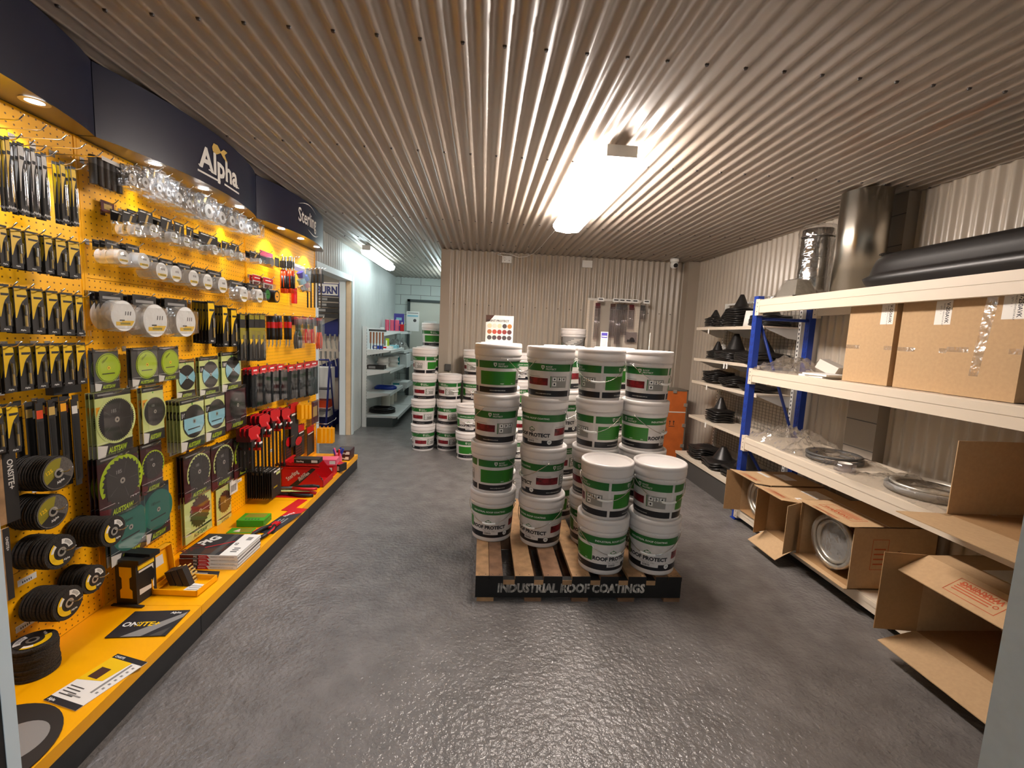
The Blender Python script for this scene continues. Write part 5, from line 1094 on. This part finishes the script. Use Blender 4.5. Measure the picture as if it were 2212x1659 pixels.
# ---- cardboard boxes on the second level
for k,(y0,y1,h,x0) in enumerate(((2.345,2.66,.485,2.30),(2.045,2.32,.478,2.31),(1.73,2.04,.495,2.29))):
    yc=(y0+y1)/2; e=empty('cardboard_box',(x0+.20,yc,LV[2]+.003)); w=y1-y0
    tag(e,['tall brown cardboard box on the second shelf, leftmost of three','tall brown cardboard box between the other two on the second shelf','widest brown cardboard box on the second shelf, rightmost, taped down its front'][k],'box','tall brown boxes on the second shelf')
    b=MB(); b.box(-.20,-w/2,0,.18,w/2,h,'card'); b.build('carton',e)
    b=MB(lambda u,v,n:(-.2006-n,-u,v)); b.rect(w/2-.095 if k<2 else w/2-.10,h-.135,w/2-.015,h-.015,0,'paper')
    ux=w/2-.035; b.text('V-250AVK',ux-.008,h-.025,.018,.0004,'ink',bold=.02,rot=-90,sx=.95)
    b.text('WHIRLY VENTILATOR KIT',ux-.022,h-.028,.007,.0004,'ink',rot=-90); b.text('QTY  2   1',ux-.036,h-.04,.007,.0004,'ink',rot=-90); b.build('shipping_label',e)
    b=MB(lambda u,v,n:(-.2004-n,-u,v))
    b.rect(-w/2,h*.42,-w/2+.10,h*.47,0,'bagsoft'); b.rect(w/2-.05,h*.42,w/2,h*.47,0,'bagsoft')
    if k==2: b.poly([(-.04,h*.2),(.0,h*.2),(.04,h),( -.01,h)],0,'bagsoft')
    b.build('packing_tape',e)
# ---- crumpled plastic
def bag(name,x,y,z,lx,ly,hh,label,seed,m='bag',part=None,rz=0,n=26):
    b=MB(); vs_=[]
    for i in range(n+1):
        for j in range(n+1):
            u,v=i/n*2-1,j/n*2-1; r=max(abs(u),abs(v)); f=max(0,1-r**3)
            p=Vector((u*2.3+seed,v*2.3*ly/lx,seed*.7)); nz=noise.noise(p)*.6+noise.noise(p*2.7)*.35+noise.noise(p*6)*.15
            vs_.append((u*lx/2*(1+.06*math.sin(5*v+seed)),v*ly/2*(1+.05*math.sin(4*u+seed)),max(.002,hh*f*(.55+.75*nz)+.004*abs(noise.noise(p*9)))))
    b.add(vs_,[(i*(n+1)+j,(i+1)*(n+1)+j,(i+1)*(n+1)+j+1,i*(n+1)+j+1) for i in range(n) for j in range(n)],m,True)
    e=empty(name,(x,y,z),rz); tag(e,label,'plastic bag'); b.build('film',e)
    if part: part(e)
    return e
def discs(*L):
    def f(e):
        for (x,y,z,r,m,t) in L: MB().lathe([(r*.82,0),(r,0),(r,t),(r*.96,t+.004),(r*.86,t),(r*.82,0)],m,40,(x,y,z)).build('vent_ring',e)
    return f
bag('plastic_bag',2.40,3.22,LV[2]+.003,.40,.46,.16,'crumpled clear plastic bags at the far end of the second shelf',3,'bagsoft')
for k,(x,y,z,w,d) in enumerate(((2.36,2.86,0,.24,.22),(2.33,2.82,.014,.2,.2))):
    e=empty('flat_white_box',(x,y,LV[2]+.003+z),R(4*k)); tag(e,f'flat white carton left of the tall brown boxes, {["lower","upper"][k]} one','box'); MB().box(-w/2,-d/2,0,w/2,d/2,.012,'white').build('carton',e)
e=empty('small_white_box',(2.50,3.02,LV[2]+.003),R(25)); tag(e,'small pale upturned box beside the plastic bags on the second shelf','box'); b=MB(); b.T=lambda u,v,n:(u,v*.9-n*.4,n*.9+v*.4+.03); b.box(-.06,-.07,0,.06,.07,.07,'offwhite'); b.build('carton',e)
bag('plastic_bag',2.43,3.17,LV[1]+.003,.42,.58,.20,'tall crumpled clear bag at the far end of the third shelf',11,'bag')
bag('plastic_bag',2.44,2.80,LV[1]+.003,.40,.50,.075,'clear plastic bag over dark round vent rings on the third shelf',23,'bag',discs((0,0,.004,.165,'dgrey',.02),(.01,.02,.03,.165,'dgrey',.012)))
e=empty('tape_roll',(2.31,2.56,LV[1]+.004)); tag(e,'roll of clear packing tape standing on the third shelf','tape roll'); MB().lathe([(.038,0),(.058,0),(.058,.048),(.038,.048),(.038,0)],'haze',32).build('tape',e); MB().lathe([(.034,0),(.038,0),(.038,.048),(.034,.048),(.034,0)],'paper',32).build('core',e)
bag('plastic_bag',2.43,2.18,LV[1]+.003,.46,.66,.085,'large clear bag of grey vent rings on the third shelf nearer the doorway',37,'bag',discs((.02,-.02,.006,.19,'grey',.03),(.02,-.02,.04,.17,'galv',.01)))
# ---- cartons, open toward the room
def carton(x0,y0,y1,z,h,dep,label,flaps,warn=True,name='open_carton',top=True,vent=0):
    """flaps: dict far/near/top/bottom -> angle in degrees away from straight out"""
    e=empty(name,(x0,(y0+y1)/2,z)); tag(e,label,'box'); w=(y1-y0)/2; t=.004; b=MB()
    b.box(0,-w,0,dep,w,t,'card_in'); b.box(0,-w,0,dep,-w+t,h,'card'); b.box(0,w-t,0,dep,w,h,'card'); b.box(dep-t,-w,0,dep,w,h,'card_in')
    if top: b.box(0,-w,h-t,dep,w,h,'card')
    b.build('carton',e)
    for k,(ang,L) in flaps.items():
        a=R(ang); q=MB(); dx,dn=-math.cos(a),math.sin(a)
        if k=='top': q.T=lambda u,v,n:(u*dx-n*dn*0,v,h+u*dn+n); q.box(0,-w,-t,L,w,0,'card')
        if k=='bottom': q.T=lambda u,v,n:(u*dx,v,n-u*dn+t); q.box(0,-w,-t,L,w,0,'card')
        if k=='far': q.T=lambda u,v,n:(u*dx,w+u*dn+n,v); q.box(0,0,-t,L,h,0,'card_in')
        if k=='near': q.T=lambda u,v,n:(u*dx,-w-u*dn-n,v); q.box(0,0,-t,L,h,0,'card')
        fo=q.build('flap',e)
        if k=='top' and warn:
            p=MB(); p.T=lambda u,v,n:(v*dx,u,h+v*dn+n+.0006)
            ww=min(w*1.5,.2); 
            for r_ in((-ww/2,.03,ww/2,.033),(-ww/2,L-.033,ww/2,L-.03),(-ww/2,.03,-ww/2+.003,L-.03),(ww/2-.003,.03,ww/2,L-.03)): p.rect(*r_,0,'cardprint')
            for i in range(4): p.rect(-ww*.3,L*.35+i*L*.09,ww*.42,L*.35+i*L*.09+L*.035,0,'cardprint')
            p.text('WARNING',-ww*.42,.042,L*.17,0,'cardprint',bold=.03,sx=ww/.2*.9); p.ring(-ww*.38,L*.55,.006,.010,0,'cardprint',seg=12); p.build('warning_print',fo)
    if vent:
        q=MB(); q.T=lambda u,v,n:(.03+n,u,h*.5+v); vr=min(w,h/2)*.86
        for (r0,r1,n0,n1) in((vr,vr*.86,.0,.03),(vr*.80,vr*.70,.01,.05)):
            s_=32; vs_=[]
            for i in range(s_):
                a=2*PI*i/s_
                for rr,nn in((r0,n1),(r0,n0),(r1,n0),(r1,n1)): vs_.append((rr*math.cos(a),rr*math.sin(a),nn))
            q.add(vs_,[(i*4+k,((i+1)%s_)*4+k,((i+1)%s_)*4+(k+1)%4,i*4+(k+1)%4) for i in range(s_) for k in range(4)],'galv',True)
        q.disc(0,0,vr*.70,.03,'grey',32); q.build('vent_collar',e)
        q=MB(); q.T=lambda u,v,n:(.022+n,u,h*.5+v); q.disc(0,0,vr*1.02,0,'bag',32); q.build('plastic_wrap',e)
    return e
BZ=.123
c=carton(2.20,3.06,3.42,BZ,.335,.42,'open brown carton at the far end of the bottom shelf, vent collar inside',{'far':(10,.13),'near':(50,.05),'top':(8,.12)},vent=1)
MB().box(.2,-.05,.3352,.3,.1,.336,'paper').box(.1,.02,.3352,.13,.16,.3357,'offwhite').build('paper_label',c)
c=carton(2.17,2.72,3.03,BZ,.335,.42,'open brown carton second from the far end, flaps spread, white label on top',{'far':(-18,.13),'near':(25,.14),'top':(8,.13),'bottom':(30,.15)})
MB().box(.18,-.08,.3352,.30,.08,.336,'paper').box(.03,-.14,.3352,.07,-.06,.3357,'paper').build('paper_label',c)
c=carton(2.17,2.26,2.68,BZ,.375,.50,'large open brown carton with a round wrapped vent inside, middle of bottom shelf',{'far':(-2,.02),'near':(0,.02),'top':(4,.05),'bottom':(0,.04)},vent=1)
b=MB(); b.T=lambda u,v,n:(u,-.2106-n,v)
for r_ in((.10,.12,.20,.123),(.10,.30,.20,.303),(.10,.12,.103,.30),(.197,.12,.20,.30)): b.rect(*r_,0,'cardprint')
for i in range(4): b.rect(.115,.15+i*.03,.185,.158+i*.03,0,'cardprint')
b.text('VENTILATOR',.28,.06,.022,0,'brown',rot=90); b.build('side_print',c)
b=MB(); b.T=lambda u,v,n:(v,-u,.3756+n); ww=.26
for r_ in((-.13,.03,.13,.034),(-.13,.13,.13,.134),(-.13,.03,-.126,.13),(.126,.03,.13,.13)): b.rect(*r_,0,'cardprint')
for i in range(3): b.rect(-.05,.08+i*.015,.11,.087+i*.015,0,'cardprint')
b.text('WARNING',-.11,.042,.03,0,'cardprint',bold=.03); b.rect(-.21,.19,.21,.196,0,'offwhite'); b.build('top_print',c)
c=carton(2.20,1.34,1.90,BZ,.40,.46,'open brown carton nearest the doorway on the bottom shelf, flaps folded out',{'far':(8,.20),'top':(-28,.16),'bottom':(14,.20)})
MB().box(.12,-.2,.4002,.30,.14,.401,'paper').build('paper_label',c)
c=carton(2.24,1.25,1.88,LV[1]+.004,.36,.44,'open topped brown carton on the third shelf near the doorway, big flap out',{'bottom':(-2,.26)},False,top=False)

# ================= CREAM GONDOLA WITH RUBBER FLASHINGS =================
GY0,GY1=3.68,4.90; GXB=2.755; GF=2.42
pegmat('pegslot','#e6dccb','#3c3833',.032,.0065,'YZ')
e=empty('gondola_shelf',(0,0,0)); tag(e,'cream wall shelving with mesh back holding black rubber flashings','shelving')
for y in(GY0,4.36,GY1):
    b=MB(); b.box(GXB-.02,y-.016,.0,GXB+.02,y+.016,1.95,'shelfwhite')
    for k in range(46): b.box(GXB-.0206,y-.006,.2+k*.037,GXB-.0195,y+.006,.218+k*.037,'ink')
    b.build('slotted_upright',e)
b=MB()
for (z0,z1) in((.35,.95),(1.35,1.93)):
    n=int((GY1-GY0)/.05)
    for k in range(n+1): y=GY0+k*(GY1-GY0)/n; b.cyl((GXB,y,z0),(GXB,y,z1),.0022,'mesh_grey',seg=4,caps=False)
    n=int((z1-z0)/.03)
    for k in range(n+1): z=z0+k*(z1-z0)/n; b.cyl((GXB,GY0,z),(GXB,GY1,z),.0022,'mesh_grey',seg=4,caps=False)
b.box(GXB-.005,GY0,1.93,GXB+.005,GY1,1.95,'shelfwhite'); b.build('wire_mesh_back',e)
SH=[.235,.668,1.07,1.325,1.67]
for k,z in enumerate(SH):
    xf=GF if k else 2.30
    b=MB(); b.box(xf,GY0+.01,z-.012,GXB-.02,GY1,z,'shelfcream'); b.box(xf-.003,GY0+.01,z-.028,xf+.003,GY1,z+.002,'shelfcream'); b.build('shelf',e)
    if k:
        for y in(GY0+.02,4.35,GY1-.008): b=MB(lambda u,v,n,y=y:(u,y+n,v)); b.poly([(GXB-.02,z-.012),(GXB-.02,z-.11),(GXB-.10,z-.10),(xf+.02,z-.02),(xf+.02,z-.012)],0,'shelfwhite'); b.build('bracket',e)
    else: b=MB(); b.box(2.31,GY0+.01,0,GXB,GY1-.005,z-.03,'dgrey'); b.build('plinth',e)
for k,(y,z) in enumerate(((4.25,1.325),(4.20,1.325),(4.55,1.07),(4.50,.668),(4.62,1.67))):
    o=MB(RT).box(-.012,-.07,.0,.012,-.015,.002,'white').build('shelf_tag',None,(GF-.005,y,z)); tag(o,f'small white tag hanging from the cream shelf edge, {ORD[k]} of five','tag','white tags on the cream shelves')
# rubber pipe flashing: pleated cone on a wavy square base
def flash(s_,hh,steps,wavy,seed):
    e=empty('pipe_flashing'); b=MB(); n=32; rings=[]
    prof=[(1.,.0,1),(1.,.012,1),(.80,.018,.8),(.62,.03,.4)]
    for k in range(steps+1):
        f=k/steps; r=.56*(1-f)+.14*f; z=.03+(hh-.03)*f; prof+=[(r+.03,z,0),(r,z+.006,0)]
    prof.append((.05,hh+.006,0))
    for r,z,sq in prof:
        for k in range(n):
            a=2*PI*k/n; c,s2=math.cos(a),math.sin(a); q=1/max(abs(c),abs(s2)); rr=r*s_*(1+(min(q,1.28)-1)*sq)
            rings.append((rr*c,rr*s2,z+sq*wavy*math.sin(4*a+seed)*(r>.7)))
    m_=len(prof); b.add(rings,[(j*n+k,j*n+(k+1)%n,(j+1)*n+(k+1)%n,(j+1)*n+k) for j in range(m_-1) for k in range(n)]+[tuple((m_-1)*n+k for k in range(n)),tuple(range(n))[::-1]],'rubber',True)
    b.build('rubber_boot',e); return e
FL={'s':flash(.085,.10,5,.004,1),'m':flash(.12,.15,7,.006,2),'l':flash(.17,.15,6,.010,3),'f':flash(.15,.045,2,.012,4)}
used=set()
def fstack(kind,x,y,z,n,dz,desc,sc=1):
    for k in range(n):
        if kind not in used: o=FL[kind]; used.add(kind)
        else: o=copy_tree(FL[kind])
        o.location=(x+random.uniform(-.004,.004),y+random.uniform(-.004,.004),z+.004+k*dz+.012); o.rotation_euler=(0,0,random.uniform(-.15,.15)); o.scale=(sc,sc,sc)
        tag(o,f'black rubber flashing, {desc}, '+('topmost' if k==n-1 else f'{ORD[k]} up'),'pipe flashing','black rubber pipe flashings on the cream shelves')
fstack('s',2.53,4.72,SH[4],5,.018,'far low stack on top cream shelf')
fstack('s',2.54,4.53,SH[4],4,.018,'second low stack on top cream shelf')
fstack('m',2.56,4.30,SH[4],8,.022,'tall stack on top cream shelf',1.0)
fstack('l',2.58,3.86,SH[4],6,.014,'stack behind blue post, top cream shelf',.80)
e=empty('white_pipe_offcut',(2.52,4.06,SH[4]+.001)); tag(e,'short white conical pipe piece between black stacks on top cream shelf','pipe'); MB().lathe([(.055,0),(.06,0),(.045,.15),(.04,.15),(.055,0)],'white',28).build('pipe',e)
fstack('m',2.54,4.62,SH[3],5,.016,'far stack on second cream shelf',.75)
fstack('m',2.57,4.34,SH[3],5,.016,'middle stack on second cream shelf',1.3)
fstack('l',2.58,3.93,SH[3],5,.016,'broad stack on second cream shelf',1.08)
fstack('f',2.57,4.62,SH[2],6,.018,'far flat pile on third cream shelf',.85)
fstack('f',2.57,4.26,SH[2],4,.018,'middle flat pile on third cream shelf',.9)
fstack('f',2.57,3.92,SH[2],2,.016,'near flat pile on third cream shelf',.9)
fstack('m',2.56,4.50,SH[1],5,.024,'stack on fourth cream shelf',.95)
fstack('f',2.50,4.62,SH[0],5,.022,'far flat pile on lowest cream shelf')
fstack('l',2.50,4.25,SH[0],3,.024,'middle pile on lowest cream shelf')
fstack('l',2.52,3.89,SH[0],4,.024,'near pile on lowest cream shelf')

# ================= WHITE GONDOLA IN THE ALLEY (left) =================
AY0,AY1=6.72,9.0; AX=-1.79; AF=-1.42
e=empty('gondola_shelf',(0,0,0)); tag(e,'white and grey gondola shelving in the alley beside the left door','shelving')
for y in(AY0,7.85,AY1):
    b=MB(); b.box(AX,y-.02,0,AX+.06,y+.02,1.52,'shelfwhite')
    for k in range(30): b.box(AX+.0595,y-.006,.15+k*.045,AX+.0606,y+.006,.17+k*.045,'dgrey')
    b.build('slotted_upright',e)
b=MB(); b.box(AX+.01,AY0+.02,.15,AX+.03,AY1,1.5,'shelfwhite'); b.build('back_panel',e)
AL=[(.17,.5),(.52,.38),(.87,.38),(1.18,.38),(1.46,.32)]
for k,(z,d) in enumerate(AL):
    for (ya,yb) in((AY0+.02,7.84),(7.86,AY1-.02)):
        if k==4 and ya<7.8: continue
        zz=z-(.06 if (k in(1,3) and ya>7.8) else 0); xf=AX+.03+d
        b=MB(); b.box(AX+.03,ya,zz-.012,xf,yb,zz,'shelfwhite'); b.box(xf-.003,ya,zz-.045,xf+.002,yb,zz,'shelfwhite')
        b.T=lambda u,v,n,ya=ya:(u,ya+n,v); b.poly([(AX+.03,zz-.10),(xf-.03,zz-.03),(xf,zz),(AX+.03,zz)],.001,'shelfwhite'); b.build('shelf',e)
b=MB(); b.box(AX+.03,AY0+.01,.0,-1.34,AY1,.14,'doorframe'); b.build('plinth',e)
def thing1(name,x,y,z,label,cat,fn,rz=0,grp=None):
    e=empty(name,(x,y,z),R(rz)); tag(e,label,cat,grp); fn(e); return e
for k in range(4):
    thing1('caulk_tube',-1.70+.086*k,7.96,1.465,f'pink red canister on the alley shelf top, {ORD[k]} from the left','canister',lambda e:(MB().cyl((0,0,0),(0,0,.19 if k<3 else .12),.036,'pink' if k<3 else 'red',seg=16).build('body',e),MB().cyl((0,0,.19 if k<3 else .12),(0,0,.2 if k<3 else .16),.03 if k<3 else .012,'offwhite',seg=12).build('cap',e)),0,'canisters on the alley shelf')
thing1('spray_bottle',-1.50,8.36,1.465,'small yellow topped bottle beside the pink canisters','bottle',lambda e:(MB().cyl((0,0,0),(0,0,.12),.03,'olive',seg=12).build('body',e),MB().box(-.03,-.03,.12,.03,.03,.15,'yel').build('cap',e)))
thing1('purple_pack',-1.55,8.25,1.66,'purple boxed pack above the pink canisters','pack',lambda e:(MB(FT).box(-.09,-.19,-.02,.09,.12,.0,'purple').build('carton',e),MB(FT).rect(-.06,-.10,.06,-.07,.001,'pink').rect(-.05,.0,.05,.05,.001,'sky').build('print',e)))
thing1('notice_board',-1.36,8.55,1.475,'white printed sheet in a stand at the end of the alley shelf','notice',lambda e:(MB(FT).box(-.11,0,-.004,.13,.37,0,'paper').build('sheet',e),MB(FT).rect(-.09,.27,.11,.30,.0006,'sky').disc(.05,.2,.03,.0006,'dgrey').rect(-.09,.33,.11,.345,.0006,'grey').build('print',e)))
for k in range(5):
    thing1('file_tool',AX+.10+.045*k,6.78,1.44,f'wooden handled file hanging at the near end of the alley shelving, {ORD[k]} from left','file',lambda e:(MB().cyl((0,0,0),(0,0,-.17),.014,'wood_handle',r1=.012,seg=10).build('handle',e),MB().box(-.006,-.003,-.36,.006,.003,-.17,'dgrey').build('blade',e)),0,'wooden handled files')
b=MB(); b.box(0,0,0,.26,.01,.03,'dgrey'); o=b.build('tool_strip',None,(AX+.07,6.79,1.45)); tag(o,'dark strip carrying the wooden handled files','holder')
def small_box(n,x,y,z,w,d,h,m,label,p='paper'):
    thing1(n,x,y,z,label,'box',lambda e:(MB().box(-w/2,-d/2,0,w/2,d/2,h,m).build('carton',e),MB(FT).rect(-w*.4,h*.2,0,h*.8,d/2+.001,p).build('print',e)))
small_box('small_box',-1.62,6.95,1.182,.14,.10,.05,'blue','blue and white small carton on the upper alley shelf')
small_box('small_box',-1.52,7.15,1.182,.16,.14,.04,'paper','white and red small carton on the upper alley shelf','red')
small_box('small_box',-1.50,7.45,1.182,.18,.2,.05,'sky','pale blue carton on the upper alley shelf')
small_box('green_bottle_box',-1.55,7.3,1.182,.05,.05,.16,'lime','bright green labelled bottle on the upper alley shelf','white')
small_box('dark_case',-1.63,6.92,.872,.26,.16,.06,'softblack','flat dark tool case on the middle alley shelf','grey')
for k in range(4): thing1('rope_spool',-1.60+.11*(k%2),7.22+.22*(k%2),.874+.085*(k//2),f'white rope spool on the middle alley shelf, {["lower left","lower right","upper left","upper right"][k]}','spool',lambda e:(MB().lathe([(.03,0),(.10,0),(.10,.008),(.085,.012),(.085,.07),(.10,.074),(.10,.082),(.03,.082)],'offwhite',24).build('spool',e),),0,'white spools')
small_box('teal_tub',-1.48,8.2,.815,.26,.4,.24,'white','large white tub with teal square on the alley shelving','cyanp')
small_box('teal_tub',-1.46,8.1,.463,.28,.4,.10,'white','low white tub with teal square below the large one','cyanp')
def coil(e,r,n,m,th,z=0):
    b=MB(); 
    for k in range(n): b.tube([((r-.02*(k%3))*math.cos(a*PI/10),(r-.02*(k%3))*.8*math.sin(a*PI/10),z+th+th*1.3*(k//2)+.004*math.sin(a)) for a in range(20)],th,m,6,True)
    b.build('hose',e)
thing1('hose_coil',-1.56,7.25,.523,'coil of blue hose on the lower alley shelf','hose coil',lambda e:coil(e,.17,5,'blue',.011))
thing1('hose_coil',-1.56,7.05,.173,'coil of dark green hose on the base of the alley shelving','hose coil',lambda e:coil(e,.19,9,'rubber',.012))
for k in range(3): thing1('paper_roll',-1.62+.0*k,7.55+.3*k,.173,f'cream upright roll on the alley base shelf, {ORD[k]} from the near end','roll',lambda e:(MB().cyl((0,0,0),(0,0,.30),.075,'cream',seg=20).build('roll',e),),0,'cream rolls on the alley base')
bag('plastic_bag',-1.57,8.2,1.125,.34,.9,.26,'clear bag of dark parts on the upper alley shelf',51,'bagsoft',lambda e:MB().tube([(-.1+.02*k,-.3+.05*k,.05+.06*math.sin(k*1.7)) for k in range(12)],.03,'dgrey',8).build('dark_parts',e),0,16)
e=empty('door_notice',(-1.12,9.155,1.35)); tag(e,'white paper sheet stuck on the cream door at the alley end','notice'); MB(FT).box(-.10,0,-.002,.16,.34,.0,'paper').build('sheet',e); b=MB(FT)
for k in range(8): b.rect(-.07,.05+k*.03,.12,.055+k*.03,.0006,'grey')
b.build('print',e)

# ================= BEYOND THE LEFT DOORWAY =================
e=empty('blue_display_rack',(-2.35,6.9,0)); tag(e,'dark blue display rack of tools seen through the left doorway','display rack')
b=MB(); b.box(.16,-.03,0,.23,.03,2.15,'navyblue'); b.box(-1.2,-.03,0,-1.13,.03,2.15,'navyblue'); b.build('post',e)
b=MB(); b.box(-1.13,.0,0,.16,.02,2.15,'pegwhite'); b.build('back_panel',e)
b=MB(FT); b.box(-1.13,1.95,0,.16,2.13,.03,'navyblue'); b.poly([(-.4,1.35),(.16,1.35),(.16,1.62),(.0,1.55)],.05,'navyblue'); b.poly([(-1.1,.72),(.16,.72),(.16,1.02),(-.2,.86)],.05,'navyblue'); b.box(-1.13,.0,0,.16,.22,.3,'navyblue'); b.build('blue_panel',e)
b=MB(FT); b.rect(-.5,1.96,.15,2.12,.031,'offwhite'); b.text('BURN',.14,1.985,.105,.032,'navyblue','R',bold=.05,sx=.8); b.build('lettering',e)
for k in range(6):
    for q in range(2):
        thing1('chisel',-2.50+.07*k,6.80,1.38-.26*q,f'slim grey tool on the blue rack, {["upper","lower"][q]} row, {ORD[k]} from the left','tool',lambda e:(MB().cyl((0,0,0),(0,0,-.10),.016,'grey',seg=8).build('handle',e),MB().cyl((0,0,-.10),(0.02,0,-.22),.01,'steel',seg=8).build('shaft',e)),0,'slim grey tools on the blue rack')
for k in range(4): small_box('black_case',-2.36+.02*k,6.82-.02*k,1.62+.08*k,.40,.10,.055,'softblack',f'flat black case on the blue rack, {ORD[k]} from the bottom','grey')
small_box('white_bag',-2.40,6.6,.45,.42,.2,.45,'white','white sack with blue disc behind the stepladder','blue')
small_box('orange_tray',-2.40,6.55,.32,.40,.2,.10,'orange','orange tray low on the blue rack','white')
small_box('white_carton',-2.40,6.5,.20,.45,.25,.12,'offwhite','pale carton under the orange tray on the blue rack','grey')
e=empty('stepladder',(-2.15,6.36,0)); tag(e,'blue tube stepladder just beyond the left doorway','ladder')
for sx in(-.30,.0): 
    b=MB(); b.tube([(sx,-.18,0),(sx,0,.95),(sx+.02,.02,1.0)],.014,'navyblue',8); b.tube([(sx,.22,0),(sx,.02,.9)],.012,'navyblue',8); b.build('rail',e)
b=MB(); b.tube([(-.30,0,.95),(-.28,.02,1.02),(-.02,.02,1.02),(.0,0,.95)],.014,'navyblue',8); b.build('top_bar',e)
for z in(.3,.6): MB().box(-.30,-.16+.19*z,z,.0,-.02+.19*z,z+.02,'dgrey').build('tread',e)

# put every parent at the thing's own base is done; tidy unused prototypes
for n_ in list(bpy.data.objects):
    if n_.parent is None and n_.type=='EMPTY' and not n_.children: bpy.data.objects.remove(n_)
